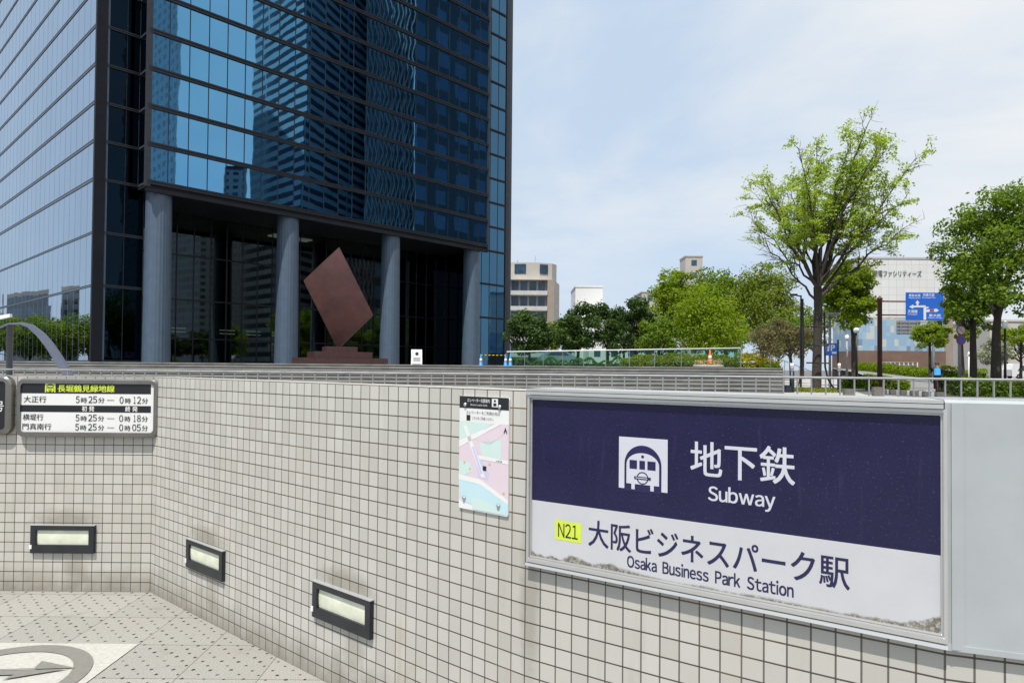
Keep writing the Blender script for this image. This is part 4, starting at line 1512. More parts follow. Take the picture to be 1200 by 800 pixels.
M['striped'] = facade_mat('striped_tower_facade', (0.62, 0.66, 0.68), (0.05, 0.07, 0.09), 30.0, 3.6, 0.97, 0.50, 0.1)
M['bluegrid'] = facade_mat('blue_grid_facade', (0.16, 0.19, 0.23), (0.05, 0.08, 0.13), 3.2, 3.6, 0.85, 0.6, 0.35)
M['darkwin'] = facade_mat('dark_tower_facade', (0.028, 0.030, 0.034), (0.035, 0.07, 0.12), 9.0, 7.2, 0.55, 0.6, 0.3)
M['flats'] = facade_mat('flats_facade', (0.24, 0.27, 0.30), (0.03, 0.04, 0.06), 4.2, 3.1, 0.55, 0.5, 0.4)
a, b_, c = mirror_front(356, 235), mirror_front(294, 262), mirror_front(436, 285)
tw = poly_tower('striped_tower', 'tall office tower with pale horizontal bands, right of the street beyond the frame', quad_from(a, b_, c), 182, M['striped'], M['soffit'])
a, b_, c = mirror_front(428, 262), mirror_front(484, 266), mirror_front(440, 330)
lat = poly_tower('lattice_tower', 'tall dark tower wrapped in a pale diagonal lattice', quad_from(a, b_, c), 190, M['bluegrid'], M['soffit'])
# lattice ribs on the side that faces the glass
ax, bx = Vector((*a, 0)), Vector((*b_, 0))
dv = (bx - ax)
lc = Vector((lat.location.x, lat.location.y, 0))
nrm = Vector((dv.y, -dv.x, 0)).normalized()
if nrm.dot(Vector((Bpt.x, Bpt.y, 0)) - ax) < 0:
    nrm = -nrm
mb = MB()
nR, nZ = 11, 34
for i in range(nR):
    pts = []
    for k in range(nZ + 1):
        s = (i + 0.5 + (0.42 if k % 2 else -0.42)) / nR
        q = ax + dv * s + nrm * 0.8 - lc
        pts.append(Vector((q.x, q.y, 189 * k / nZ)))
    mb.tube(pts, 0.34, 4)
for i in range(nR + 1):
    q = ax + dv * (i / nR) + nrm * 0.5 - lc
    mb.tube([Vector((q.x, q.y, 0)), Vector((q.x, q.y, 189))], 0.22, 4)
mb.build('lattice', M['greywall'], lat)
a, b_, c = mirror_front(486, 205), mirror_front(574, 230), mirror_front(500, 265)
poly_tower('dark_tower', 'tall dark stone tower with wide blue windows', quad_from(a, b_, c), 190, M['darkwin'], M['soffit'])
a, b_, c = mirror_front(203, 205), mirror_front(150, 235), mirror_front(206, 240)
poly_tower('flats_tower', 'tall grey blue block of flats with small windows', quad_from(a, b_, c), 160, M['flats'], M['soffit'], 'flats')
a, b_, c = mirror_front(258, 300), mirror_front(290, 300), mirror_front(258, 340)
poly_tower('low_block', 'lower grey block beside the pale banded tower', quad_from(a, b_, c), 88, M['flats'], M['soffit'], 'building')
a, b_, c = mirror_front(202, 320), mirror_front(262, 300), mirror_front(205, 360)
poly_tower('added_sky_blocker', 'broad dark block added out of view to shut low sky out of the lobby glass reflection', quad_from(a, b_, c), 72, M['bluegrid'], M['soffit'], 'building')  # unseen block added so the lobby glass reflects dark instead of pale sky
a, b_, c = mirror_left(70, 210), mirror_left(92, 205), mirror_left(70, 235)
poly_tower('pale_block', 'pale blue grey block behind the trees west of the tower', quad_from(a, b_, c), 24, M['flats'], M['greywall'], 'building')
a, b_, c = mirror_left(5, 205), mirror_left(58, 190), mirror_left(5, 225)
poly_tower('long_low_building', 'long low grey building with dark windows behind the trees', quad_from(a, b_, c), 21, M['bluegrid'], M['greywall'], 'building')

# ------------------------------------------------------------------ sculpture
sd = 66.0
so = Vector((XZ(398, PLZ, sd), sd, PLZ))
sc_ = thing('sculpture', 'big rust red tilted slab balanced on a stepped granite base', 'sculpture', so)
pxm = sd / 800
mb = MB()
rotp = R(28)
def plinth(w, d, z0, z1):
    q = []
    for x, y in ((-w, -d), (w, -d), (w, d), (-w, d)):
        q.append((x * math.cos(rotp) - y * math.sin(rotp), x * math.sin(rotp) + y * math.cos(rotp)))
    mb = MB()
    mb.prism(q, z0, z1)
    return mb.build('plinth_step', M['redgranite'], sc_, bevel=0.03)
plinth(4.0, 2.6, 0.0, 0.65)
plinth(2.75, 1.7, 0.652, 1.25)
plinth(1.5, 0.9, 1.252, 1.75)
mb = MB()
T = 2.2
fp = [P(397.5, 289.5, sd - 0.9), P(356, 329.6, sd - 0.6), P(392, 408.5, sd + 0.5), P(437, 369.5, sd - 0.1)]
fp = [p - so for p in fp]
fp[2] = fp[1] + fp[3] - fp[0]
vd = Vector((so.x, so.y, 0)).normalized()
NG = 14
def slab_pt(i, j, back):
    a_, b_ = i / NG, j / NG
    p = fp[0] + (fp[1] - fp[0]) * a_ + (fp[3] - fp[0]) * b_
    bow = 0.62 * (1 - (a_ + b_ - 1) ** 2)
    return p + vd * (T if back else -bow)
def slab_q(c, back=False, flip=False):
    q = [slab_pt(i, j, k) for i, j, k in c]
    mb.face(q[::-1] if flip else q, 0, None, not back)
for i in range(NG):
    for j in range(NG):
        slab_q([(i, j, 0), (i + 1, j, 0), (i + 1, j + 1, 0), (i, j + 1, 0)])
        slab_q([(i, j, 1), (i, j + 1, 1), (i + 1, j + 1, 1), (i + 1, j, 1)], True)
for i in range(NG):
    slab_q([(i, 0, 0), (i, 0, 1), (i + 1, 0, 1), (i + 1, 0, 0)], True)
    slab_q([(i, NG, 0), (i + 1, NG, 0), (i + 1, NG, 1), (i, NG, 1)], True)
    slab_q([(0, i, 0), (0, i + 1, 0), (0, i + 1, 1), (0, i, 1)], True)
    slab_q([(NG, i, 0), (NG, i, 1), (NG, i + 1, 1), (NG, i + 1, 0)], True)
o = mb.build('slab', M['rust'], sc_)
bm = bmesh.new()
bm.from_mesh(o.data)
bmesh.ops.remove_doubles(bm, verts=bm.verts, dist=1e-4)
bm.to_mesh(o.data)
bm.free()
o.data.set_sharp_from_angle(angle=R(40))

# ------------------------------------------------------------------ things on the plaza
t = thing('notice_board', 'small white folding notice board standing on the plaza before the tower', 'notice board', (XZ(488, PLZ, 51), 51, PLZ), R(12))
mb = MB()
mb.hexa([(-0.40, -0.33, 0.1), (0.40, -0.33, 0.1), (0.40, -0.29, 0.1), (-0.40, -0.29, 0.1), (-0.40, -0.04, 1.18), (0.40, -0.04, 1.18), (0.40, 0.0, 1.18), (-0.40, 0.0, 1.18)])
mb.build('panel', M['white'], t)
mb = MB()
n_ = Vector((0, -0.966, 0.26))
for (cx_, cz_, rr) in ((0.02, 0.86, 0.13),):
    mb.face([(cx_ + rr * math.cos(2 * math.pi * k / 16), -0.333 + (cz_ + rr * math.sin(2 * math.pi * k / 16) - 0.1) * 0.2685 - 0.006, cz_ + rr * math.sin(2 * math.pi * k / 16)) for k in range(16)])
for z in (0.30, 0.38, 0.46, 0.54):
    mb.face([(x, -0.333 + (zz - 0.1) * 0.2685 - 0.006, zz) for x, zz in ((-0.25, z), (0.27, z), (0.27, z + 0.03), (-0.25, z + 0.03))])
mb.build('print', M['signblack'], t)
for sx in (-0.36, 0.36):
    mb = MB()
    mb.tube([(sx, 0.0, 1.15), (sx, 0.36, 0.0)], 0.025, 6)
    mb.build('leg', M['white'], t)
    mb = MB()
    mb.tube([(sx, -0.31, 0.12), (sx, -0.35, 0.0)], 0.03, 6)
    mb.build('leg', M['white'], t)


def cone(name, label, x, y, z, h, col, group=None, band=True):
    t = thing(name, label, 'cone', (x, y, z), 0, group)
    mb = MB()
    mb.lathe([(h * 0.20, 0.04), (h * 0.16, 0.08 * h), (h * 0.045, h * 0.97), (h * 0.03, h)], sides=16)
    mb.build('cone_body', col, t)
    mb = MB()
    w = h * 0.26
    mb.prism(rrect(-w, w, -w, w, 0.05, 3), 0, 0.04)
    mb.build('base', col, t)
    if band:
        mb = MB()
        mb.lathe([(h * 0.128, h * 0.38), (h * 0.092, h * 0.62)], sides=16)
        mb.build('white_band', M['white'], t)
    return t


cone('barrier_cone', 'blue cone carrying the striped bar, by the right-hand column', XZ(563.5, PLZ, 54.5), 54.5, PLZ, 0.95, M['blueplastic'], 'blue cones of the barrier')
cone('barrier_cone', 'blue cone at the left of the pair at the tower corner', XZ(592.5, PLZ, 54), 54, PLZ, 0.95, M['blueplastic'], 'blue cones of the barrier')
cone('barrier_cone', 'blue cone at the right of the pair, next to the glass balustrade', XZ(598, PLZ, 53.6), 53.6, PLZ, 0.95, M['blueplastic'], 'blue cones of the barrier')
xa, xb = XZ(563.5, PLZ, 54.5), XZ(592.5, PLZ, 54)
M['hazard'] = None
m, nt, b = new_mat('hazard_stripes')
sep = nt.nodes.new('ShaderNodeSeparateXYZ')
lnk(nt, ncoord(nt), sep.inputs[0])
fr_ = nmath(nt, 'FRACT', nmath(nt, 'MULTIPLY', sep.outputs[0], 3.2))
lnk(nt, nmix(nt, nmath(nt, 'GREATER_THAN', fr_, 0.5), (0.75, 0.5, 0.02), (0.02, 0.02, 0.02)), b.inputs['Base Color'])
mb = MB()
mb.tube([(xa, 54.5, PLZ + 0.86), (xb, 54, PLZ + 0.86)], 0.03, 8)
tag(mb.build('barrier_bar', m), 'yellow and black striped bar spanning two blue cones', 'barrier bar')

t = thing('flower_bed', 'round bed of red and yellow flowers around an orange cone', 'flower bed', (XZ(830, PLZ, 36.2), 36.2, PLZ))
mb = MB()
mb.lathe([(0.78, 0.0), (0.80, 0.10), (0.74, 0.12), (0.3, 0.13)], sides=24)
mb.build('edging', M['concrete'], t)
FLOWER_BED = t
cone('traffic_cone', 'orange traffic cone standing in the round flower bed', XZ(832, PLZ, 36.2), 36.2, PLZ + 0.13, 0.80, M['orange'])

# glass balustrade at the back of the plaza
ba, bb = Vector((XZ(868, PLZ, 40.3), 40.3, PLZ)), Vector((XZ(594, PLZ, 55), 55, PLZ))
t = thing('glass_balustrade', 'long glass balustrade with white handrail along the plaza edge', 'balustrade', ba)
dv = bb - ba
L = dv.length
dn = dv.normalized()
mb = MB()
mb.tube([Vector((0, 0, 1.16)), dv + Vector((0, 0, 1.16))], 0.045, 8)
mb.build('handrail', M['white'], t)
npan = 10
for k in range(npan):
    a, b_ = dv * (k / npan) + dn * 0.03, dv * ((k + 1) / npan) - dn * 0.03
    mb = MB()
    s = Vector((dn.y, -dn.x, 0)) * 0.008
    mb.hexa([a + s, b_ + s, b_ - s, a - s, a + s + Vector((0, 0, 1.1)), b_ + s + Vector((0, 0, 1.1)), b_ - s + Vector((0, 0, 1.1)), a - s + Vector((0, 0, 1.1))])
    mb.build('glass_panel', M['railglass'], t)
for k in range(npan + 1):
    mb = MB()
    mb.box(-0.02, 0.02, -0.03, 0.03, 0, 1.12)
    o = mb.build('post', M['galv'], t)
    o.location = dv * (k / npan)

# stair rail running down at the right end of the steps
sa, sb = P(903, 416.5, 45.5), P(972, 443, 43)
t = thing('stair_handrail', 'white handrail sloping down beside the plaza steps', 'handrail', (sb.x, sb.y, PAV))
mb = MB()
o_ = Vector((sb.x, sb.y, PAV))
sb2 = sb - o_
sa2 = sa - o_
mb.tube([sa2, sb2, sb2 + Vector((0.15, -0.2, -0.1)), sb2 + Vector((0.15, -0.2, -(sb.z - PAV)))], 0.032, 8)
mb.build('rail', M['white'], t)
for k in range(5):
    p = sa2.lerp(sb2, k / 4)
    zg = 0.0
    mb = MB()
    mb.tube([Vector((p.x, p.y, zg)), Vector((p.x, p.y, p.z))], 0.022, 6)
    mb.build('post', M['white'], t)

# ------------------------------------------------------------------ leaves, trees, hedges
rng = np.random.default_rng(11)


def leaf_object(name, pts, size, mat, parent=None, upb=0.5, asp=0.55, outward=None, origin=(0, 0, 0)):
    n = len(pts)
    nr = rng.normal(size=(n, 3))
    nr /= np.linalg.norm(nr, axis=1)[:, None]
    nr[:, 2] += upb
    if outward is not None:
        nr += outward * 0.7
    nr /= np.linalg.norm(nr, axis=1)[:, None] + 1e-9
    tv = rng.normal(size=(n, 3))
    tv -= nr * np.sum(tv * nr, axis=1)[:, None]
    tv /= np.linalg.norm(tv, axis=1)[:, None] + 1e-9
    bv = np.cross(nr, tv)
    s = size * rng.uniform(0.65, 1.35, size=(n, 1))
    pts = pts - np.array(origin)
    V = np.empty((n, 4, 3))
    V[:, 0] = pts - tv * s * 0.5
    V[:, 1] = pts - bv * s * 0.5 * asp + nr * s * 0.08
    V[:, 2] = pts + tv * s * 0.5
    V[:, 3] = pts + bv * s * 0.5 * asp + nr * s * 0.08
    me = bpy.data.meshes.new(name)
    me.vertices.add(n * 4)
    me.vertices.foreach_set('co', V.reshape(-1))
    me.loops.add(n * 4)
    me.loops.foreach_set('vertex_index', np.arange(n * 4, dtype=np.int32))
    me.polygons.add(n)
    me.polygons.foreach_set('loop_start', np.arange(0, n * 4, 4, dtype=np.int32))
    me.update(calc_edges=True)
    me.materials.append(mat)
    o = bpy.data.objects.new(name, me)
    COL.objects.link(o)
    if parent is not None:
        o.parent = parent
    return o


def ball(n):
    d = rng.normal(size=(n, 3))
    return d / np.linalg.norm(d, axis=1)[:, None]


def bushy_tree(label, d, l, r, top, bot, leaf, trunk_px=None, base=0.3, nclump=46, nleaf=130, size=0.32, name='tree', group='trees of the park', depth_r=None, seed=0, bark='bark', spread=0.82, loose=0.0, X=None):
    """a tree from its crown's extent: many clumps of separate leaves on limbs"""
    rs = np.random.default_rng(seed + 100)
    cxp = 0.5 * (l + r)
    tp = trunk_px if trunk_px is not None else cxp
    zt_, zb_ = P(cxp, top, d).z, P(cxp, bot, d).z
    cx_ = XZ(cxp, zt_, d) if X is None else X[0]
    tx = XZ(tp, base, d) if X is None else X[0]
    yy_ = d if X is None else X[1]
    rx = 0.5 * (r - l) * d / 800 * 1.04
    rz = 0.5 * (zt_ - zb_)
    ry = depth_r or rx
    cz_ = 0.5 * (zt_ + zb_)
    t = thing(name, label, 'tree', (tx, yy_, base), 0, group)
    cen = []
    rad = []
    for k in range(nclump):
        dd = rs.normal(size=3)
        dd /= np.linalg.norm(dd)
        if dd[2] < -0.8:
            dd[2] *= -0.5
        q = rs.uniform(0.35, 1.0) ** 0.6 * (spread + loose * rs.uniform(-0.2, 0.25))
        cen.append([cx_ + dd[0] * rx * q, yy_ + dd[1] * ry * q, cz_ + dd[2] * rz * q])
        rad.append((rs.uniform(0.12, 0.28) if loose > 0.6 else rs.uniform(0.15, 0.36)) * min(rx, rz * 1.1))
    cen, rad = np.array(cen), np.array(rad)
    P_, O_ = [], []
    for c, rr in zip(cen, rad):
        n = int(nleaf * (rr / rad.mean()) ** 1.6) + 8
        b3 = ball(n)
        k = rng.uniform(0.25, 1.0, size=(n, 1)) ** 0.55
        k *= 1 + 0.22 * rng.normal(size=(n, 1)) * (rng.uniform(size=(n, 1)) > 0.7)
        P_.append(c + b3 * k * rr * np.array([1.15, 1.15, 0.75]))
        O_.append(b3)
    P_, O_ = np.concatenate(P_), np.concatenate(O_)
    org = np.array([tx, yy_, base])
    leaf_object('crown', P_, size, LEAF[leaf], t, 0.6, 0.6, O_, org)
    mb = MB()
    h = cz_ - base
    r0 = max(0.09, 0.024 * (zt_ - base))
    mid = Vector((cx_ - tx, 0, h))
    fork = Vector(((cx_ - tx) * 0.3 + rs.uniform(-.1, .1), 0, max(0.5, (zb_ - base) * 1.05 + rz * 0.15)))
    mb.tube([Vector((0, 0, -0.1)), Vector((0, 0, 0.25)), fork * 0.6, fork, fork.lerp(mid, 0.7) + Vector((rs.uniform(-.2, .2), 0, 0)), mid + Vector((0, 0, rz * 0.5))],
            [r0 * 1.4, r0, r0 * 0.85, r0 * 0.75, r0 * 0.45, r0 * 0.15], 8)
    idx = rs.permutation(nclump)[:14]
    for i in idx:
        e = Vector(cen[i] - org)
        s_ = fork.lerp(mid, rs.uniform(0, 0.7))
        m1 = s_.lerp(e, 0.5) + Vector((rs.uniform(-.2, .2), rs.uniform(-.2, .2), rs.uniform(0, .4)))
        mb.tube([s_, m1, e], [r0 * 0.36, r0 * 0.22, r0 * 0.07], 5)
    mb.build('trunk', M[bark], t)
    return t


def hedge(label, pts, width, leaf, size=0.12, dens=420, name='hedge', group=None):
    """pts: (x, y, z_base, z_top); a clipped strip of leaves along them"""
    t = thing(name, label, 'hedge', pts[0][:3], 0, group)
    PP = []
    mb = MB()
    for a, b_ in zip(pts, pts[1:]):
        A, B = np.array(a[:2]), np.array(b_[:2])
        L_ = np.linalg.norm(B - A)
        dr = (B - A) / L_
        nr_ = np.array([-dr[1], dr[0]])
        h = 0.5 * (a[3] - a[2] + b_[3] - b_[2])
        n = int(dens * L_ * (h + width))
        s = rng.uniform(-0.02, 1.02, n)
        off = rng.uniform(-1, 1, n)
        hz = rng.uniform(0, 1, n)
        sel = rng.uniform(size=n)
        nc_ = int(dens * width * h * 0.45)
        s[:nc_] = rng.normal(size=min(nc_, n)) * 0.05 / L_
        s[-nc_:] = 1 + rng.normal(size=min(nc_, n)) * 0.05 / L_
        sel[:nc_] = sel[-nc_:] = 0.45
        off = np.where(sel < 0.30, -1, np.where(sel < 0.40, 1, off)) + rng.normal(size=n) * 0.07
        hz = np.where(sel > 0.58, 1.0, hz)
        zb_ = a[2] + (b_[2] - a[2]) * s
        zt_ = a[3] + (b_[3] - a[3]) * s
        wav = 0.10 * np.sin(s * L_ * 2.1 + a[0]) + 0.07 * np.sin(s * L_ * 5.3)
        z = zb_ + (zt_ - zb_) * hz * (1 + wav) + rng.normal(size=n) * 0.03
        xy = A + np.outer(s, B - A) + np.outer(off * width / 2, nr_)
        PP.append(np.column_stack([xy, z]))
        w = width * 0.36
        o_ = np.array(pts[0][:3])
        c8 = []
        for f in (0.0, 0.86):
            for q, sg in ((a, -1), (b_, -1), (b_, 1), (a, 1)):
                c8.append((q[0] + nr_[0] * w * sg - o_[0], q[1] + nr_[1] * w * sg - o_[1], q[2] + (q[3] - q[2]) * f - o_[2] - (0.03 if f == 0 else 0)))
        mb.hexa(c8)
    leaf_object('foliage', np.concatenate(PP), size, LEAF[leaf], t, 0.5, 0.6, None, np.array(pts[0][:3]))
    mb.build('branches', M['hedgecore'], t)
    return t


M['hedgecore'] = plain('hedge_branches', (0.022, 0.030, 0.012), 0.9, 0, 0.3, 6)

# flowers round the orange cone
pp = np.column_stack([rng.uniform(-0.7, 0.7, 900), rng.uniform(-0.7, 0.7, 900), rng.uniform(0.12, 0.36, 900)])
pp = pp[np.hypot(pp[:, 0], pp[:, 1]) < 0.72]
leaf_object('flowers', pp, 0.09, LEAF['flowers'], FLOWER_BED, 0.9, 0.8)

T_ = [
    ('dark round evergreen nearest the tower corner, before the flats', 64, 588, 652, 360, 424, 'dark', 622, dict(nclump=44, nleaf=150, size=0.28, base=0.6)),
    ('dark evergreen, second from the tower corner, before the white block', 66, 652, 708, 347, 424, 'dark', 676, dict(nclump=40, nleaf=140, size=0.28)),
    ('slim dark evergreen with a gap at its foot, third from the tower corner', 68, 690, 738, 340, 420, 'dark', 712, dict(nclump=30, nleaf=130, size=0.28)),
    ('slim dark evergreen touching the bright green trees on its right', 70, 722, 772, 339, 424, 'dark', 742, dict(nclump=36, nleaf=130, size=0.28)),
    ('tall two-toned tree at the left end of the bright green trees', 80, 752, 822, 300, 424, 'bright', 785, dict(nclump=64, nleaf=160, size=0.32)),
    ('low bushy dark green tree under the tall two-toned one', 68, 742, 804, 362, 430, 'mid', 772, dict(nclump=36, nleaf=130, size=0.26)),
    ('deep green tree rising behind the broad bright one', 84, 792, 874, 303, 420, 'mid', 830, dict(nclump=74, nleaf=160, size=0.33)),
    ('broad bright yellow-green tree in the middle of the park', 68, 780, 882, 326, 432, 'bright', 830, dict(nclump=64, nleaf=170, size=0.28)),
    ('largest olive green tree, left of the big half-bare zelkova', 80, 840, 944, 295, 432, 'olive', 893, dict(nclump=70, nleaf=170, size=0.32)),
    ('small green tree at the right side of the olive tree', 62, 900, 950, 350, 428, 'mid', 928, dict(nclump=32, nleaf=120, size=0.25)),
    ('thin brownish blossom tree left of the big half-bare zelkova', 52, 876, 950, 368, 430, 'pink', 912, dict(nclump=60, nleaf=120, size=0.16, bark='bark_pale')),
    ('rear green tree half hidden between the dark evergreens', 96, 640, 690, 366, 424, 'mid', None, dict(nclump=36, nleaf=110, size=0.36)),
    ('rear green tree behind the slim dark evergreens', 100, 700, 762, 362, 424, 'dark', None, dict(nclump=40, nleaf=110, size=0.36)),
    ('rear tall green tree behind the broad bright one', 98, 795, 905, 318, 424, 'mid', None, dict(nclump=56, nleaf=120, size=0.38)),
    ('rear olive tree closing the gap beside the zelkova trunk', 94, 905, 975, 352, 424, 'olive', None, dict(nclump=40, nleaf=110, size=0.36)),
]
for i, (lab, d, l, r, tp_, bt, lf, trp, kw) in enumerate(T_):
    bushy_tree(lab, d, l, r, tp_, bt, lf, trp, seed=i, **kw)

bushy_tree('dense bright green street tree right of the big half-bare zelkova', 52, 960, 1025, 292, 404, 'bright', 1002, base=PAV, nclump=74, nleaf=190, size=0.21, group='street trees', seed=31)
bushy_tree('small street tree under the blue road sign', 62, 1070, 1112, 374, 412, 'bright', 1090, base=0.5, nclump=40, nleaf=120, size=0.2, group='street trees', seed=32)
bushy_tree('mid green street tree right of the no-stopping sign', 56, 1098, 1150, 330, 412, 'mid', 1128, base=0.4, nclump=44, nleaf=120, size=0.22, group='street trees', seed=33)
bushy_tree('big dark trunked street tree filling the right edge', 38, 1108, 1240, 206, 408, 'mid', 1167, base=PAV, nclump=150, nleaf=130, size=0.19, group='street trees', seed=34, spread=0.88, loose=0.8)
bushy_tree('slim street tree just left of the big one at the right edge', 40, 1106, 1168, 280, 404, 'mid', 1141, base=PAV, nclump=50, nleaf=120, size=0.19, group='street trees', seed=35, loose=0.5)
bushy_tree('round light green tree low at the right edge', 75, 1168, 1225, 368, 432, 'bright', 1196, base=0.4, nclump=34, nleaf=120, size=0.26, group='street trees', seed=36)
bushy_tree('low tree in pale blossom behind the street trees', 70, 1146, 1186, 393, 432, 'pale', 1166, base=0.4, nclump=28, nleaf=90, size=0.22, group='street trees', seed=37)
for i, (px, Y, h) in enumerate(((-8, 118, 13), (14, 122, 11.5), (36, 116, 12.5), (60, 120, 11), (84, 116, 11.5), (106, 118, 12))):
    q = mirror_left(px, Y)
    lab = ['leafy tree at the far end of the row west of the tower', 'second leafy tree of the row west of the tower', 'middle tree of the row west of the tower',
           'fourth tree of the row west of the tower', 'fifth tree of the row west of the tower', 'leafy tree of the western row nearest the plaza steps'][i]
    bushy_tree(lab, 130, 0, 62, 428 - h * 4.9, 428, ('mid', 'olive', 'mid', 'bright', 'olive', 'mid')[i], None, base=PLZ, nclump=36, nleaf=110, size=0.42, group='trees west of the tower', seed=50 + i, X=q)


# ---- the big half-bare zelkova
def zelkova():
    d = 40.0
    bx = XZ(957, PAV, d)
    t = thing('zelkova_tree', 'tall half-bare zelkova with fresh yellow-green leaves beside the plaza steps', 'tree', (bx, d, PAV), 0)
    s = d / 800
    rs = np.random.default_rng(5)
    mb = MB()

    def L_(px, py, y=0.0):
        p = P(px, py, d)
        return Vector((p.x - bx, y, p.z - PAV))
    fork = L_(958, 338)
    mb.tube([L_(956, 463), L_(956, 457), L_(957, 440), L_(958, 400), L_(959, 365), fork + Vector((0, 0, 0.1))], [0.46, 0.31, 0.265, 0.245, 0.23, 0.225], 12)
    limbs = [  # control, end, y-depth, radius, start
        (L_(930, 300), L_(878, 214), -1.5, 0.14, fork), (L_(935, 285), L_(908, 188), 1.8, 0.12, fork), (L_(955, 270), L_(928, 160), -0.6, 0.13, fork),
        (L_(958, 250), L_(968, 150), 1.2, 0.15, fork), (L_(975, 250), L_(1010, 132), -1.4, 0.15, fork), (L_(985, 270), L_(1052, 142), 1.0, 0.17, fork),
        (L_(990, 290), L_(1060, 182), -2.2, 0.13, fork), (L_(1000, 300), L_(1064, 225), 2.0, 0.13, L_(960, 345)), (L_(1010, 305), L_(1062, 262), -0.8, 0.12, L_(959, 350)),
        (L_(930, 320), L_(890, 262), 1.2, 0.09, L_(957, 352)), (L_(955, 260), L_(985, 175), 3.0, 0.12, fork), (L_(950, 280), L_(900, 200), 3.2, 0.10, fork), (L_(965, 270), L_(1000, 180), -3.2, 0.12, fork), (L_(950, 280), L_(915, 205), -3.0, 0.10, fork),
        (L_(970, 260), L_(1035, 205), 3.0, 0.11, fork), (L_(968, 255), L_(1022, 170), -2.6, 0.12, fork), (L_(948, 270), L_(942, 190), 2.4, 0.10, fork), (L_(975, 290), L_(1040, 238), -2.8, 0.10, fork),
        (L_(935, 300), L_(886, 232), 2.6, 0.09, fork), (L_(960, 250), L_(980, 160), -2.4, 0.11, fork), (L_(965, 255), L_(998, 205), 0.6, 0.10, fork)]
    pts, wgt = [], []
    for li, (c, e, yd, r, st) in enumerate(limbs):
        c = c + Vector((0, yd * 0.35, 0))
        e = e + Vector((0, yd, 0))
        e = fork + (e - fork) * 0.90
        N = 9
        line = []
        for k in range(N + 1):
            u = k / N
            p = st * (1 - u) ** 2 + c * 2 * u * (1 - u) + e * u * u
            p += Vector(rs.normal(size=3) * 0.10 * math.sin(math.pi * u))
            line.append(p)
        mb.tube(line, [0.85 * r * (1 - 0.86 * k / N) for k in range(N + 1)], 7)
        bare = li in (9,)
        for j in range(15):
            u = 0.28 + 0.72 * (j + rs.uniform()) / 15
            i0 = min(N - 1, int(u * N))
            p = line[i0].lerp(line[i0 + 1], u * N - i0)
            ax = (line[i0 + 1] - line[i0]).normalized()
            rv = Vector(rs.normal(size=3))
            rv = (rv - ax * rv.dot(ax)).normalized()
            dr = (ax * 0.75 + rv * rs.uniform(0.5, 0.95) + Vector((0, 0, 0.22))).normalized()
            ln = rs.uniform(0.8, 1.9) * (1.15 - 0.55 * u)
            q1 = p + dr * ln * 0.5 + Vector(rs.normal(size=3)) * 0.06
            q2 = p + dr * ln + Vector(rs.normal(size=3)) * 0.10
            rr = r * (1 - 0.8 * u) * 0.42 + 0.006
            mb.tube([p, q1, q2], [rr, rr * 0.65, 0.008], 5)
            for k in range(5):
                a = p.lerp(q1, rs.uniform(0.3, 1)) if k < 2 else q1.lerp(q2, rs.uniform(0, 1))
                dv_ = (dr * 0.7 + Vector(rs.normal(size=3)) * 0.55 + Vector((0, 0, 0.1))).normalized()
                tl = rs.uniform(0.35, 0.85)
                e2 = a + dv_ * tl
                mb.tube([a, a.lerp(e2, 0.5) + Vector(rs.normal(size=3)) * 0.03, e2], [0.012, 0.009, 0.005], 4)
                # leafing is uneven: rich low and on the left, thin at the top and right rim
                f = 0.62
                pxx = 600 + (a.x + bx) / d * 800
                pyy = 433 - (a.z + PAV - EYE) / d * 800
                if pyy < 175:
                    f = 0.60
                if pxx > 1030:
                    f = min(f, 0.62)
                if pxx > 1045 and pyy > 200:
                    f = 0.28
                if bare or (pxx < 905 and pyy > 240):
                    f = 0.10
                if 920 < pxx < 945 and pyy < 190:
                    f = 0.12
                if pyy > 285:
                    f = min(f, 0.35)
                if rs.uniform() < f:
                    n = int(rs.uniform(20, 54))
                    q = rs.uniform(0.15, 1.1, size=(n, 1))
                    base_ = np.array(a)[None] + np.array(e2 - a)[None] * q
                    pts.append(base_ + rs.normal(size=(n, 3)) * np.array([0.16, 0.16, 0.055]))
    mb.build('trunk', M['bark'], t)
    pts = np.concatenate(pts)
    leaf_object('crown', pts, 0.15, LEAF['zelkova'], t, 0.9, 0.55)
    return t


zelkova()

# ------------------------------------------------------------------ hedges
hz = lambda px, py, d: P(px, py, d)
hedge('yellow flowering hedge behind the glass balustrade', [(XZ(738, 1, 57), 57, 0.3, 2.45), (XZ(902, 1, 47), 47, 0.3, 2.35)], 2.4, 'yellow', 0.16, 260)
hedge('dark green hedge low behind the balustrade near the tower', [(XZ(596, 1, 62), 62, 0.3, 2.2), (XZ(760, 1, 60), 60, 0.3, 2.3)], 2.0, 'mid', 0.22, 120)
hedge('clipped pale green bush left of the bollard light', [(XZ(898, 1, 44), 44, PAV, 2.0), (XZ(912, 1, 44), 44, PAV, 2.0)], 1.1, 'bright', 0.11, 700)
hedge('green hedge along the far side of the road', [(XZ(1008, 1, 100), 100, 0.3, 2.45), (XZ(1040, 1, 88), 88, 0.3, 2.15), (XZ(1098, 1, 71), 71, 0.3, 1.55)], 1.6, 'bright', 0.22, 150)
hedge('loose hedge on the near edge of the road behind the block row', [(XZ(988, 1, 46), 46, PAV, 1.18), (XZ(1032, 1, 45.5), 45.5, PAV, 1.22), (XZ(1064, 1, 44.5), 44.5, PAV, 0.85)], 1.2, 'bright', 0.13, 420)
hedge('thick dark green hedge at the right behind the railing', [(XZ(1114, 1, 36.4), 36.4, 0.3, 1.30), (XZ(1150, 1, 36.5), 36.5, 0.3, 1.05), (XZ(1225, 1, 36), 36, 0.3, 1.10)], 2.2, 'mid', 0.14, 420)
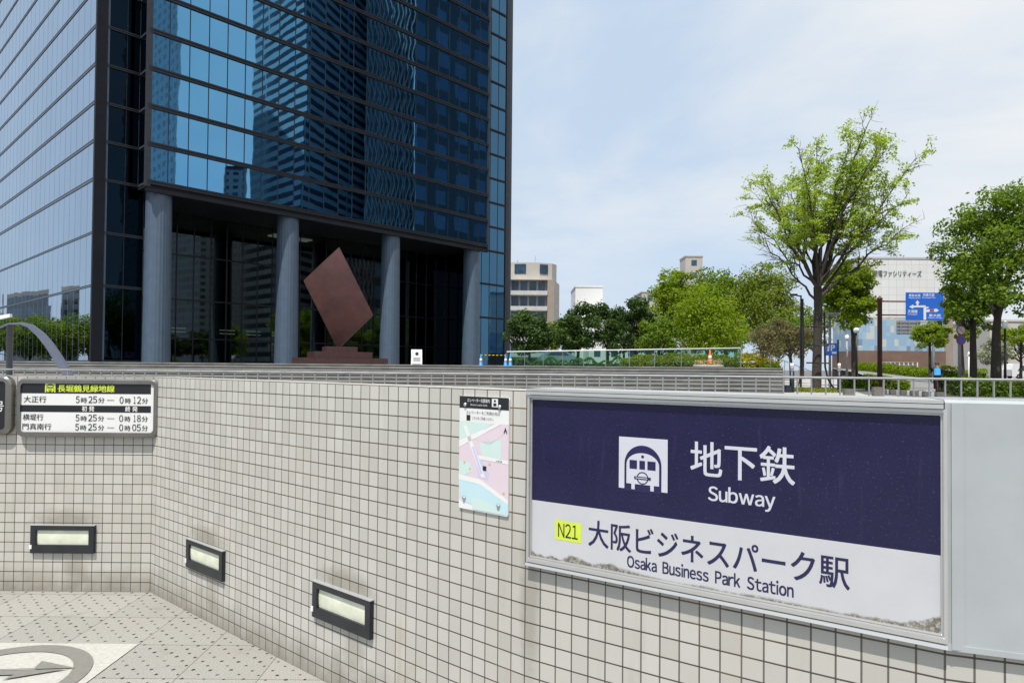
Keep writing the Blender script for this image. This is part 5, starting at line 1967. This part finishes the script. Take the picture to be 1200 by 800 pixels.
hedge('low bright planting strip behind the thick hedge', [(XZ(1100, 1, 60), 60, 0.3, 1.9), (XZ(1150, 1, 60), 60, 0.3, 1.6)], 1.6, 'bright', 0.18, 200)
# grass in the tree pit
n = 2600
gx = XZ(957, PAV, 38)
pp = np.column_stack([gx + rng.uniform(-1.7, 1.6, n), 38.6 + rng.uniform(-2.2, 2.2, n), PAV + rng.uniform(0.02, 0.16, n)])
o = leaf_object('grass', pp, 0.16, LEAF['grass'], None, -0.2, 0.3)
o['kind'] = 'stuff'

# ------------------------------------------------------------------ street furniture
def post_local(t, name, r0, h, mat, r1=None, sides=10):
    mb = MB()
    mb.lathe([(r0, 0), (r1 or r0, h)], sides=sides)
    return mb.build(name, mat, t)


# steel tree frame
d = 39.5
t = thing('tree_support', 'black steel frame with bent legs propping the zelkova trunk', 'tree support', (XZ(957, PAV, d), d, PAV))
bx = t.location.x
def LT(px, py, y=0.0):
    p = P(px, py, d)
    return Vector((p.x - bx, y, p.z - PAV))
for pl in ([(933, 455.5), (937, 447), (940, 435), (941, 420), (941, 385), (940.5, 350)], [(981, 458), (975, 452), (970, 443), (967, 430), (966.5, 405), (966, 366)]):
    mb = MB()
    pts_ = [LT(*q) for q in pl]
    mb.tube(pts_, 0.055, 8)
    mb.build('leg', M['black'], t)
for py in (383, 404.5, 425):
    mb = MB()
    mb.tube([LT(941, py, -0.45), LT(967, py + 0.5, -0.45)], 0.04, 6)
    mb.build('cross_bar', M['black'], t)
# lamp on a thin arm by the frame
t = thing('street_lamp', 'slim black street lamp with a short arm, left of the zelkova trunk', 'street lamp', (XZ(938.5, PAV, 41), 41, PAV))
p = P(938.5, 346, 41)
post_local(t, 'pole', 0.06, p.z - PAV, M['black'], 0.045)
mb = MB()
mb.tube([(0, 0, p.z - PAV - 0.06), (-0.4, 0, p.z - PAV + 0.02)], 0.04, 6)
mb.box(-0.62, -0.25, -0.12, 0.12, p.z - PAV - 0.02, p.z - PAV + 0.08)
mb.build('lamp_head', M['black'], t)
t = thing('street_lamp', 'grey street lamp with a flat round head, right of the zelkova trunk', 'street lamp', (XZ(972.5, PAV, 45), 45, PAV))
p = P(972.5, 370, 45)
post_local(t, 'pole', 0.085, p.z - PAV, M['galv'], 0.075)
mb = MB()
mb.lathe([(0.2, p.z - PAV), (0.68, p.z - PAV + 0.05), (0.62, p.z - PAV + 0.16), (0.1, p.z - PAV + 0.2)], sides=20)
mb.build('lamp_head', M['galv'], t)
t = thing('street_lamp', 'globe street lamp in front of the bright green street tree', 'street lamp', (XZ(1003.5, PAV, 47), 47, PAV))
p = P(1003.5, 387, 47)
post_local(t, 'pole', 0.075, p.z - PAV - 0.16, M['black'], 0.05)
mb = MB()
mb.lathe([(0.19 * math.sin(math.pi * k / 10) + 0.003, p.z - PAV - 0.19 * math.cos(math.pi * k / 10)) for k in range(11)], sides=16)
mb.build('globe', M['white'], t)
t = thing('street_lamp', 'plain grey lamp column beside the globe lamp', 'street lamp', (XZ(992.5, PAV, 56), 56, PAV))
p = P(992.5, 398, 56)
post_local(t, 'pole', 0.10, p.z - PAV, M['galv'], 0.08)
mb = MB()
mb.lathe([(0.11, p.z - PAV), (0.16, p.z - PAV + 0.10), (0.16, p.z - PAV + 0.34), (0.04, p.z - PAV + 0.40)], sides=14)
mb.build('lamp_head', M['white'], t)
t = thing('street_lamp', 'thin black lamp post at the far right edge', 'street lamp', (XZ(1178, PAV, 37), 37, PAV))
p = P(1178, 385, 37)
post_local(t, 'pole', 0.075, p.z - PAV, M['black'], 0.05)
mb = MB()
mb.lathe([(0.06, p.z - PAV), (0.15, p.z - PAV + 0.12), (0.13, p.z - PAV + 0.36), (0.02, p.z - PAV + 0.44)], sides=12)
mb.build('lamp_head', M['white'], t)

# parking sign
d = 43.0
t = thing('parking_sign', 'blue square parking sign on a dark post', 'road sign', (XZ(982, PAV, d), d, PAV))
bx = t.location.x
LP = lambda px, py: (P(px, py, d).x - bx, P(px, py, d).z - PAV)
post_local(t, 'pole', 0.05, LP(982, 398)[1], M['black'])
mb = MB()
a, c = LP(967.5, 402), LP(980.5, 416.5)
mb.box(a[0], c[0], -0.09, -0.05, c[1], a[1])
mb.box(c[0] - 0.02, 0.0, -0.05, 0.0, a[1] - 0.16, a[1] - 0.08)
mb.build('sign_plate', M['signblue'], t)
mb = MB()
a, c = LP(973, 404), LP(977.5, 411)
add_text(mb, 'P', a[0], c[0], c[1], a[1], -0.093, 0, 0.03)
mb.build('lettering', M['white'], t)
mb = MB()
a, c = LP(968.5, 404), LP(971.5, 411.5)
mb.face([(a[0], -0.093, c[1]), (a[0] + 0.12, -0.093, c[1]), (c[0], -0.093, a[1]), (c[0] - 0.12, -0.093, a[1])])
a, c = LP(974, 412), LP(979.5, 414.5)
mb.face([(a[0], -0.093, c[1]), (c[0], -0.093, c[1]), (c[0], -0.093, a[1]), (a[0], -0.093, a[1])])
mb.build('print', M['white'], t)

# direction sign on brown gantry
d = 45.0
t = thing('direction_sign', 'big blue direction sign held by a brown post with two arms', 'road sign', (XZ(1031, PAV, d), d, PAV))
bx = t.location.x
LP = lambda px, py: (P(px, py, d).x - bx, P(px, py, d).z - PAV)
hh = LP(1031, 351)[1]
mb = MB()
mb.lathe([(0.155, 0), (0.145, hh), (0.18, hh + 0.01), (0.17, hh + 0.09), (0.02, hh + 0.26)], sides=14)
mb.build('post', M['brownpost'], t)
for py in (353, 369):
    z = LP(1040, py)[1]
    mb = MB()
    mb.tube([(LP(1026.5, py)[0], 0, z), (LP(1100, py)[0], 0, z)], 0.05, 8)
    mb.build('arm', M['brownpost'], t)
mb = MB()
a, c = LP(1060.5, 342.8), LP(1104.5, 375.8)
mb.box(a[0], c[0], -0.12, -0.07, c[1], a[1])
mb.build('sign_plate', M['signblue'], t)
SPX = (1060.5, 342.8)
Y_ = -0.1225
def zz(x, y):
    return LP(1015 + x / 8, 290 + y / 8)
mb = MB()
def poly(pts):
    mb.face([(zz(*p)[0], Y_, zz(*p)[1]) for p in pts])
poly([(528, 678), (552, 678), (552, 606), (552, 553), (528, 560)])
poly([(432, 562), (432, 547), (540, 543), (553, 554), (528, 562)])
poly([(392, 557), (432, 535), (432, 575)])
poly([(462, 548), (462, 522), (480, 522), (480, 545)])
poly([(450, 522), (471, 495), (492, 522)])
poly([(553, 606), (553, 582), (640, 578), (640, 602)])
poly([(640, 570), (672, 590), (640, 610)])
poly([(553, 574), (553, 558), (575, 558), (575, 568)])
for body, r in (('都島本通', (390, 498, 438, 463)), ('京橋方面', (520, 628, 433, 460)), ('天満橋', (380, 470, 585, 615)), ('東大阪', (577, 690, 625, 650)),
                ('Miyakojima', (390, 500, 470, 482)), ('Kyobashi Stn', (517, 640, 466, 480)), ('Temmabashi', (382, 468, 622, 632)), ('Higashi-Osaka', (570, 705, 655, 667))):
    p0, p1 = zz(r[0], r[3]), zz(r[1], r[2])
    add_text(mb, body, p0[0], p1[0], p0[1], p1[1], Y_, 0, 0.012)
mb.build('print', M['white'], t)
mb = MB()
Y_ -= 0.003
poly([(585, 602), (585, 581), (625, 580), (625, 601)])
mb.build('route_mark', M['signred'], t)

# back of another sign farther on
d = 70.0
t = thing('sign_back', 'grey back of a second road sign hanging beyond the blue one', 'road sign', (XZ(1094, 0.5, d), d, 0.4))
bx = t.location.x
LP = lambda px, py: (P(px, py, d).x - bx, P(px, py, d).z - 0.4)
post_local(t, 'post', 0.16, LP(1094, 372)[1], M['galv'], 0.13)
mb = MB()
a, c = LP(1051, 375.5), LP(1079, 392)
mb.box(a[0], c[0], 0.05, 0.09, c[1], a[1], 0)
for k in range(4):
    z = c[1] + (a[1] - c[1]) * (0.12 + 0.25 * k)
    mb.box(a[0], c[0], -0.02, 0.05, z - 0.035, z + 0.035, 0)
for k in range(3):
    x = a[0] + (c[0] - a[0]) * (0.15 + 0.35 * k)
    mb.box(x - 0.04, x + 0.04, -0.05, -0.02, c[1], a[1], 0)
mb.build('sign_plate', M['galv'], t)
for py in (377.5, 388):
    mb = MB()
    mb.tube([(c[0] - 0.3, 0.0, LP(1080, py)[1]), (0, 0, LP(1080, py)[1])], 0.06, 6)
    mb.build('arm', M['galv'], t)

# no-stopping sign post
d = 41.0
t = thing('no_stopping_sign', 'pale pole with two round red rimmed signs, right of the cyclist', 'road sign', (XZ(1124.5, PAV, d), d, 0.3))
bx = t.location.x
LP = lambda px, py: (P(px, py, d).x - bx, P(px, py, d).z - 0.3)
post_local(t, 'pole', 0.095, LP(1124, 352)[1], M['galv'], 0.08)
for py, c1, c2 in ((387, M['signred'], M['white']), (398.5, M['signred'], M['signblue'])):
    mb = MB()
    c = LP(1125, py)
    r_ = 0.29
    for rr, y, mi in ((r_, -0.11, 0), (r_ * 0.78, -0.113, 1)):
        mb.face([(p[0], y, p[1]) for p in disc_pts(c[0], c[1], rr, rr, 24)], mi)
    o_ = disc_pts(c[0], c[1], r_, r_, 24)
    for k in range(24):
        j = (k + 1) % 24
        mb.face([(o_[j][0], -0.11, o_[j][1]), (o_[k][0], -0.11, o_[k][1]), (o_[k][0], -0.09, o_[k][1]), (o_[j][0], -0.09, o_[j][1])], 0)
    mb.face([(c[0] + r_ * 0.62 * a, -0.116, c[1] + r_ * 0.62 * b_) for a, b_ in ((-0.78, 0.62), (-0.62, 0.78), (0.78, -0.62), (0.62, -0.78))], 0)
    mb.build('sign_disc', [c1, c2], t)
t = thing('marker_post', 'thin white marker post with a small pointed top in the hedge', 'post', (XZ(1135.5, 0.4, 50), 50, 0.3))
p = P(1135.5, 417, 50)
post_local(t, 'pole', 0.05, p.z - 0.3, M['white'])
mb = MB()
z = p.z - 0.3
mb.box(-0.14, 0.14, -0.05, 0.05, z, z + 0.06)
mb.lathe([(0.10, z + 0.061), (0.10, z + 0.18), (0.01, z + 0.32)], sides=8)
mb.build('cap', M['white'], t)


def bollard(label, px, d, py_top, w):
    t = thing('bollard_light', label, 'bollard', (XZ(px, PAV, d), d, PAV), 0, 'bollard lights beside the zelkova')
    h = P(px, py_top, d).z - PAV
    post_local(t, 'post', w, h - 0.42, M['navyblack'], w)
    mb = MB()
    mb.lathe([(w * 0.8, h - 0.418), (w * 0.8, h - 0.06), (w * 0.55, h)], sides=14)
    mb.build('lens', M['white'], t)
    mb = MB()
    for k in range(2):
        mb.lathe([(w * 0.86, h - 0.30 + 0.12 * k), (w * 0.86, h - 0.27 + 0.12 * k)], sides=14)
    mb.build('louvre', M['navyblack'], t)


M['navyblack'] = plain('blue_black_metal', (0.02, 0.028, 0.045), 0.4, 0.2, 0.15, 5)
bollard('dark bollard light with white top, left of the zelkova trunk', 928, 36.5, 425.5, 0.125)
bollard('dark bollard light right of the zelkova trunk', 983.5, 36.8, 425.5, 0.105)
t = thing('utility_box', 'low dark box beside the left bollard light', 'box', (XZ(922.5, PAV, 36.5), 36.5, PAV))
mb = MB()
mb.box(-0.17, 0.17, -0.2, 0.2, 0.0, 0.33)
mb.build('cabinet', M['navyblack'], t, bevel=0.02)
mb = MB()
mb.box(-0.19, 0.19, -0.22, 0.22, 0.331, 0.37)
mb.build('lid', M['navyblack'], t, bevel=0.01)


def block(label, px, d, w, h, mat, group, name='stone_block', dep=0.3, rz=0.0):
    x = XZ(px, PAV, d)
    mb = MB()
    mb.prism(rrect(-w / 2, w / 2, -dep / 2, dep / 2, 0.04, 2), 0, h)
    o = mb.build(name, mat, None, bevel=0.015, loc=(x, d, PAV), rotz=rz)
    tag(o, label, 'stone block', group)


block('single grey stone block standing apart on the pavement', 994, 32.5, 0.42, 0.30, M['stoneblock'], None)
block('largest dark stone block at the left end of the block row', 1028, 32.5, 0.42, 0.42, M['stoneblock'], None)
darks = [(1037, 35.2), (1047.5, 34.6), (1059.5, 33.8), (1072.5, 33.0), (1087, 32.0), (1102, 31.0)]
dl = ['first', 'second', 'third', 'fourth', 'fifth', 'last']
for (px, dd), w_ in zip(darks, dl):
    block(f'{w_} dark stone of the striped edging row, counted from the left', px, dd, 0.42, 0.25, M['stoneblock'], 'dark stones of the pavement edging', 'edging_stone')
whites = [(1042.6, 34.9), (1053.6, 34.2), (1066, 33.4), (1080, 32.5), (1094.5, 31.5)]
for (px, dd), w_ in zip(whites, dl):
    block(f'{w_} white stone of the striped edging row, counted from the left', px, dd, 0.13, 0.23, M['white'], 'white stones of the pavement edging', 'edging_stone')

# white guard rail across the road
ga, gb = Vector((XZ(1034, 1, 96), 96, 0.3)), Vector((XZ(1075, 1, 92), 92, 0.3))
t = thing('guard_rail', 'grey guard rail beyond the far hedge before the brown wall', 'guard rail', ga)
dv = gb - ga
zt_ = P(1034, 424.5, 96).z - 0.3
for z in (zt_, zt_ - 0.42):
    mb = MB()
    mb.tube([Vector((0, 0, z)), dv + Vector((0, 0, z))], 0.06, 6)
    mb.build('rail', M['galv'], t)
for k in range(9):
    mb = MB()
    mb.box(-0.06, 0.06, -0.06, 0.06, 0, zt_)
    o = mb.build('post', M['white'], t)
    o.location = dv * (k / 8)


# ------------------------------------------------------------------ far buildings
def flats():
    d = 205.0
    k_ = d / 130.0
    x0, x1 = XZ(598, 10, d), XZ(641, 10, d)
    xs_ = XZ(655, 10, 218)
    t = thing('apartment_building', 'beige apartment block with balconies and a curved penthouse', 'apartment block', (x0, d, 0.3))
    zt = P(620, 327, d).z - 0.3
    W_ = x1 - x0
    mb = MB()
    mb.prism([(0, 0.9), (W_ + 1.9, 0.9), (xs_ - x0, 13.0), (xs_ - x0 - 1, 22), (0, 22)], 0, zt)
    mb.build('wall', M['greywall'], t)
    mb = MB()
    mb.prism([(W_, -0.6), (W_ + 2.0, -0.6), (W_ + 2.0, 0.898), (W_, 0.898)], 0, zt - 0.2)
    mb.prism([(-0.4, -0.6), (-0.05, -0.6), (-0.05, 0.898), (-0.4, 0.898)], 0, zt - 0.2)
    mb.build('side_pier', M['tanwall'], t)
    nfl = 6
    fh = zt / nfl
    for k in range(nfl):
        z = k * fh
        mb = MB()
        mb.box(-0.03, W_ - 0.02, -0.8, 0.88, z + fh - 0.3, z + fh - 0.12)
        mb.build('floor_slab', M['greywall'], t)
        mb = MB()
        mb.box(-0.03, W_ - 0.02, -0.85, -0.75, z - 0.1, z + 1.1)
        mb.build('balcony', M['balcony'], t)
        mb = MB()
        for j in range(4):
            xa_ = 0.3 + j * (W_ - 0.4) / 4
            mb.box(xa_, xa_ + (W_ - 0.4) / 4 * 0.78, 0.86, 0.895, z + 0.3, z + fh - 0.5)
        mb.build('window', M['farglass'], t)
        # windows on the slanted side wall
        a, c = Vector((W_ + 1.9, 0.9, 0)), Vector((xs_ - x0, 13.0, 0))
        dvv = (c - a)
        nn = Vector((dvv.y, -dvv.x, 0)).normalized()
        mb = MB()
        for s0, s1 in ((0.25, 0.36), (0.62, 0.72)):
            p, q = a + dvv * s0 + nn * 0.04, a + dvv * s1 + nn * 0.04
            mb.face([(p.x, p.y, z + 1.0), (q.x, q.y, z + 1.0), (q.x, q.y, z + 2.3), (p.x, p.y, z + 2.3)])
        mb.build('side_window', M['farglass'], t)
    mb = MB()
    zp = P(620, 309.5, d + 6).z - 0.3
    outl = [(x * k_, y * k_) for x, y in [(-2, 3), (0.5, 1.9), (3, 1.5), (5.5, 1.8), (8.0, 2.8), (9.0, 4.5), (9.0, 12), (-2, 12)]]
    mb.prism(outl, zt + 0.002, zp)
    mb.build('penthouse', M['greywall'], t)
    mb = MB()
    for a, c in (((0.7, 1.83), (2.9, 1.47)), ((5.6, 1.78), (7.2, 2.42))):
        a, c = (a[0] * k_, a[1] * k_ - 0.05), (c[0] * k_, c[1] * k_ - 0.05)
        mb.face([(a[0], a[1] - 0.04, zt + 2.0), (c[0], c[1] - 0.04, zt + 2.0), (c[0], c[1] - 0.04, zp - 0.5), (a[0], a[1] - 0.04, zp - 0.5)])
    mb.build('penthouse_window', M['farglass'], t)
    mb = MB()
    mb.tube([(7.5, 6, zp), (7.5, 6, zp + 2.6)], 0.05, 5)
    mb.tube([(2.0, 6, zp), (2.0, 6, zp + 1.2)], 0.08, 5)
    mb.build('aerial', M['galv'], t)


flats()


def far_block(name, label, d, l, r, top, mat, win=True, base=0.3, dep=12, cat='building'):
    x0, x1 = XZ(l, 10, d), XZ(r, 10, d)
    z = P(0.5 * (l + r), top, d).z - base
    t = thing(name, label, cat, (x0, d, base))
    mb = MB()
    mb.box(0, x1 - x0, 0, dep, 0, z)
    mb.build('wall', mat, t)
    mb = MB()
    w = x1 - x0
    mb.box(-0.12, w + 0.12, -0.12, dep + 0.12, z + 0.002, z + 0.35)
    mb.build('roof', mat, t)
    if win:
        nx = max(1, int(w / 3.2))
        nz = max(1, int(z / 3.4))
        for i in range(nx):
            for k in range(nz):
                cx_ = w * (i + 0.5) / nx
                zz_ = z - 3.2 * (k + 1) + 1.0
                if zz_ < 0.8:
                    continue
                mb = MB()
                mb.box(cx_ - 0.7, cx_ + 0.7, -0.06, 0.02, zz_, zz_ + 1.4)
                mb.build('window', M['farglass'], t)
    return t


far_block('white_block', 'plain white block rising behind the dark evergreens', 160, 674, 706, 336.5, M['whitewall'], False)
far_block('low_white_building', 'low white building glimpsed between the dark evergreens', 150, 690, 770, 372, M['whitewall'], True)
far_block('beige_block', 'pale flats just visible behind the tall two-toned tree', 185, 752, 790, 343, M['greywall'], True)
far_block('stair_tower', 'grey rooftop stair tower poking above the deep green tree', 175, 803, 823, 301, M['greywall'], True, dep=6)
far_block('shop_building', 'beige building low behind the street trees at the right edge', 120, 1160, 1235, 377, M['beigewall'], True)
far_block('brown_slab', 'narrow brown grey tower block right of the blue sign', 118, 1107, 1117, 338, M['tanwall'], False, dep=3)

# big white hall with lettering
def hall():
    d = 112.0
    x0, x1 = XZ(1006, 10, d), XZ(1107, 10, d)
    t = thing('white_hall', 'big white panelled building with dark lettering and blue chequered lower wall', 'building', (x0, d, 0.3))
    Z = lambda py, px=1050: P(px, py, d).z - 0.3
    zt, zc, zb_ = Z(303.5), Z(372), Z(411)
    W_ = x1 - x0
    m, nt, b = new_mat('white_panels')
    co = ncoord(nt)
    br = nt.nodes.new('ShaderNodeTexBrick')
    br.offset = 0.0
    br.inputs['Scale'].default_value = 1.0
    br.inputs['Brick Width'].default_value = 1.25
    br.inputs['Row Height'].default_value = 1.25
    br.inputs['Mortar Size'].default_value = 0.03
    br.inputs['Color1'].default_value = (0.72, 0.72, 0.71, 1)
    br.inputs['Color2'].default_value = (0.77, 0.77, 0.76, 1)
    br.inputs['Mortar'].default_value = (0.55, 0.55, 0.55, 1)
    sx = nt.nodes.new('ShaderNodeSeparateXYZ')
    cb = nt.nodes.new('ShaderNodeCombineXYZ')
    lnk(nt, co, sx.inputs[0])
    lnk(nt, nmath(nt, 'ADD', sx.outputs[0], sx.outputs[1]), cb.inputs[0])
    lnk(nt, sx.outputs[2], cb.inputs[1])
    lnk(nt, cb.outputs[0], br.inputs['Vector'])
    lnk(nt, br.outputs['Color'], b.inputs['Base Color'])
    b.inputs['Roughness'].default_value = 0.6
    mb = MB()
    mb.box(0, W_, 0, 9, zc, zt)
    mb.build('upper_wall', m, t)
    mb = MB()
    mb.box(-0.08, W_ + 0.08, -0.08, 9.08, zt + 0.002, zt + 0.3)
    mb.build('roof', M['greywall'], t)
    m, nt, b = new_mat('blue_chequer_panels')
    co = ncoord(nt)
    sx = nt.nodes.new('ShaderNodeSeparateXYZ')
    lnk(nt, co, sx.inputs[0])
    u = nmath(nt, 'FLOOR', nmath(nt, 'DIVIDE', nmath(nt, 'ADD', sx.outputs[0], sx.outputs[1]), 0.66))
    v = nmath(nt, 'FLOOR', nmath(nt, 'DIVIDE', sx.outputs[2], 1.08))
    wn_ = nt.nodes.new('ShaderNodeTexWhiteNoise')
    wn_.noise_dimensions = '2D'
    cb = nt.nodes.new('ShaderNodeCombineXYZ')
    lnk(nt, u, cb.inputs[0])
    lnk(nt, v, cb.inputs[1])
    lnk(nt, cb.outputs[0], wn_.inputs['Vector'])
    hgt = nmath(nt, 'DIVIDE', nmath(nt, 'SUBTRACT', sx.outputs[2], zb_), zc - zb_)
    val = nmath(nt, 'ADD', nmath(nt, 'MULTIPLY', wn_.outputs['Value'], 0.75), nmath(nt, 'MULTIPLY', hgt, 0.38))
    lnk(nt, nramp(nt, val, [(0.0, (0.20, 0.29, 0.38)), (0.14, (0.30, 0.45, 0.60)), (0.55, (0.36, 0.50, 0.63)), (0.72, (0.58, 0.58, 0.56)), (0.95, (0.50, 0.47, 0.38))], 'CONSTANT'), b.inputs['Base Color'])
    b.inputs['Roughness'].default_value = 0.4
    mb = MB()
    mb.box(0.02, W_ - 0.02, 0.02, 8.98, zb_, zc - 0.002)
    mb.build('chequered_wall', m, t)
    mb = MB()
    mb.box(-0.1, W_ + 0.1, -0.15, 9, 0, zb_ - 0.002)
    mb.build('base_wall', M['brownwall'], t)
    mb = MB()
    p, q = P(1023.5, 324, d - 0.1), P(1080, 317, d - 0.1)
    add_text(mb, '関電ファシリティーズ', p.x - x0, q.x - x0, p.z - 0.3, q.z - 0.3, -0.1, 0, 0.01)
    mb.build('lettering', M['signblack'], t)


hall()

# ------------------------------------------------------------------ parked vehicles, far off
def car(label, x, y, rz, col, z=0.3, van=False):
    t = thing('parked_car', label, 'car', (x, y, z), rz)
    prof = [(-2.1, 0.35), (2.1, 0.35), (2.15, 0.75), (1.2, 0.98), (0.6, 1.48), (-1.1, 1.50), (-1.9, 1.02), (-2.15, 0.85)]
    if van:
        prof = [(-2.2, 0.35), (2.2, 0.35), (2.25, 0.95), (1.75, 1.15), (1.2, 1.9), (-2.0, 1.92), (-2.25, 1.2)]
    mb = MB()
    mb.plate(prof, -0.82, 0.82)
    mb.build('body', col, t, bevel=0.07)
    mb = MB()
    for s in (-1, 1):
        zt_ = 1.75 if van else 1.40
        pts = [(-1.5, 1.02), (0.95, 1.02), (0.52, zt_), (-1.0, zt_)]
        mb.face([(p[0], s * 0.825, p[1]) for p in (pts if s < 0 else pts[::-1])])
    mb.build('side_window', M['farglass'], t)
    for wx in (-1.3, 1.3):
        for s in (-1, 1):
            mb = MB()
            mb.tube([(wx, s * 0.62, 0.32), (wx, s * 0.84, 0.32)], 0.32, 16)
            w = mb.build('wheel', M['rubber'], t)
            mb = MB()
            mb.tube([(wx, s * 0.80, 0.32), (wx, s * 0.85, 0.32)], 0.19, 12)
            mb.build('rim', M['steel'], w)


M['carblue'] = plain('silver_blue_car_paint', (0.30, 0.38, 0.48), 0.3, 0.3, 0.05, 1, coat=0.6)
car('silver blue car parked under the dark evergreens behind the balustrade', XZ(655, 1, 74), 74, R(8), M['carblue'], 1.9)
car('white van parked low at the right edge beyond the trees', XZ(1199, 1, 92), 92, R(4), M['white'], 0.7, True)


# ------------------------------------------------------------------ cyclist
def cyclist():
    d = 36.9
    x = XZ(1098, PAV, d)
    rz = R(62)
    bk = thing('bicycle', 'dark bicycle ridden along the road edge', 'bicycle', (x, d, 0.32), rz)
    for wx in (-0.52, 0.52):
        mb = MB()
        pts = [(wx + 0.33 * math.cos(2 * math.pi * k / 24), 0, 0.34 + 0.33 * math.sin(2 * math.pi * k / 24)) for k in range(25)]
        mb.tube(pts, 0.02, 6, 0, False)
        for k in range(10):
            a = 2 * math.pi * k / 10
            mb.tube([(wx, 0, 0.34), (wx + 0.32 * math.cos(a), 0, 0.34 + 0.32 * math.sin(a))], 0.003, 3, 1)
        mb.build('wheel', [M['rubber'], M['steel']], bk)
    mb = MB()
    hub_r, hub_f, bb_, seat_, head_ = (-0.52, 0, 0.34), (0.52, 0, 0.34), (-0.08, 0, 0.30), (-0.22, 0, 0.82), (0.36, 0, 0.86)
    for a, c in ((hub_r, bb_), (hub_r, seat_), (bb_, seat_), (bb_, head_), (seat_, head_), (head_, hub_f)):
        mb.tube([a, c], 0.018, 6)
    mb.build('frame', M['redpaint'], bk)
    mb = MB()
    mb.tube([(0.36, 0, 0.86), (0.34, 0, 1.02)], 0.016, 6)
    mb.tube([(0.30, -0.28, 1.04), (0.36, -0.12, 1.03), (0.36, 0.12, 1.03), (0.30, 0.28, 1.04)], 0.014, 6)
    mb.build('handlebar', M['black'], bk)
    mb = MB()
    mb.hexa([(-0.36, -0.09, 0.84), (-0.10, -0.03, 0.85), (-0.10, 0.03, 0.85), (-0.36, 0.09, 0.84), (-0.36, -0.08, 0.90), (-0.10, -0.02, 0.89), (-0.10, 0.02, 0.89), (-0.36, 0.08, 0.90)])
    mb.build('saddle', M['black'], bk, bevel=0.015)
    # rider: one skinned body
    J = {'pel': (-0.22, 0, 0.98), 'sp': (-0.16, 0, 1.18), 'ch': (-0.08, 0, 1.38), 'nk': (-0.03, 0, 1.50), 'hd': (0.02, 0, 1.62), 'top': (0.02, 0, 1.74)}
    verts, rad, edges, idx = [], [], [], {}
    def add(n, p, r, par=None):
        idx[n] = len(verts)
        verts.append(p)
        rad.append(r)
        if par:
            edges.append((idx[par], idx[n]))
    add('pel', J['pel'], 0.15)
    add('sp', J['sp'], 0.145, 'pel')
    add('ch', J['ch'], 0.165, 'sp')
    add('nk', J['nk'], 0.06, 'ch')
    add('hd', J['hd'], 0.10, 'nk')
    add('top', J['top'], 0.085, 'hd')
    for s, tg in ((-1, 'l'), (1, 'r')):
        add('sh' + tg, (-0.05, s * 0.18, 1.42), 0.07, 'ch')
        add('el' + tg, (0.10, s * 0.27, 1.22), 0.047, 'sh' + tg)
        add('wr' + tg, (0.29, s * 0.27, 1.08), 0.035, 'el' + tg)
        add('ha' + tg, (0.34, s * 0.25, 1.06), 0.04, 'wr' + tg)
        dn = 0.0 if s < 0 else 0.16
        add('hp' + tg, (-0.20, s * 0.10, 0.95), 0.10, 'pel')
        add('kn' + tg, (0.16, s * 0.11, 0.66 + dn), 0.065, 'hp' + tg)
        add('an' + tg, (-0.04 + dn * 0.5, s * 0.11, 0.24 + dn), 0.045, 'kn' + tg)
        add('to' + tg, (0.12 + dn * 0.5, s * 0.11, 0.18 + dn), 0.04, 'an' + tg)
    me = bpy.data.meshes.new('person')
    me.from_pydata(verts, edges, [])
    o = bpy.data.objects.new('person', me)
    COL.objects.link(o)
    sk = o.modifiers.new('skin', 'SKIN')
    sv = me.skin_vertices[0].data if me.skin_vertices else None
    if sv is None:
        lay = bpy.context.view_layer.objects
        bm = bmesh.new()
        bm.from_mesh(me)
        bm.verts.layers.skin.verify()
        bm.to_mesh(me)
        bm.free()
        sv = me.skin_vertices[0].data
    for k, r_ in enumerate(rad):
        sv[k].radius = (r_, r_)
        sv[k].use_root = (k == 0)
    ss = o.modifiers.new('sub', 'SUBSURF')
    ss.levels = ss.render_levels = 2
    bpy.context.view_layer.update()
    dg = bpy.context.evaluated_depsgraph_get()
    m2 = bpy.data.meshes.new_from_object(o.evaluated_get(dg))
    o.modifiers.clear()
    o.data = m2
    for m in (M['skin'], M['clothdark']):
        m2.materials.append(m)
    for pl in m2.polygons:
        c = pl.center
        skin = c.z > 1.50 or (abs(c.y) > 0.2 and c.x > 0.13 and c.z < 1.3)
        pl.material_index = 0 if skin else 1
        pl.use_smooth = True
    o.location = (x, d, 0.32)
    o.rotation_euler.z = rz
    tag(o, 'cyclist in dark clothes with a bright blue backpack riding along the road edge', 'person')
    mb = MB()
    mb.lathe([(0.112 * math.sin(math.pi * (0.5 + 0.5 * k / 8)) + 0.002, 1.66 - 0.115 * math.cos(math.pi * (0.5 + 0.5 * k / 8))) for k in range(9)], 0.0, 0.0, 16)
    mb.build('hair', M['hair'], o)
    mb = MB()
    mb.hexa([(-0.40, -0.15, 1.04), (-0.26, -0.16, 1.04), (-0.26, 0.16, 1.04), (-0.40, 0.15, 1.04), (-0.30, -0.13, 1.44), (-0.18, -0.15, 1.46), (-0.18, 0.15, 1.46), (-0.30, 0.13, 1.44)])
    bp_ = mb.build('backpack', M['shirtblue'], None, bevel=0.04, loc=(x, d, 0.32), rotz=rz)
    tag(bp_, 'bright blue backpack worn by the cyclist', 'backpack')


cyclist()

bpy.data.objects.remove(_to)
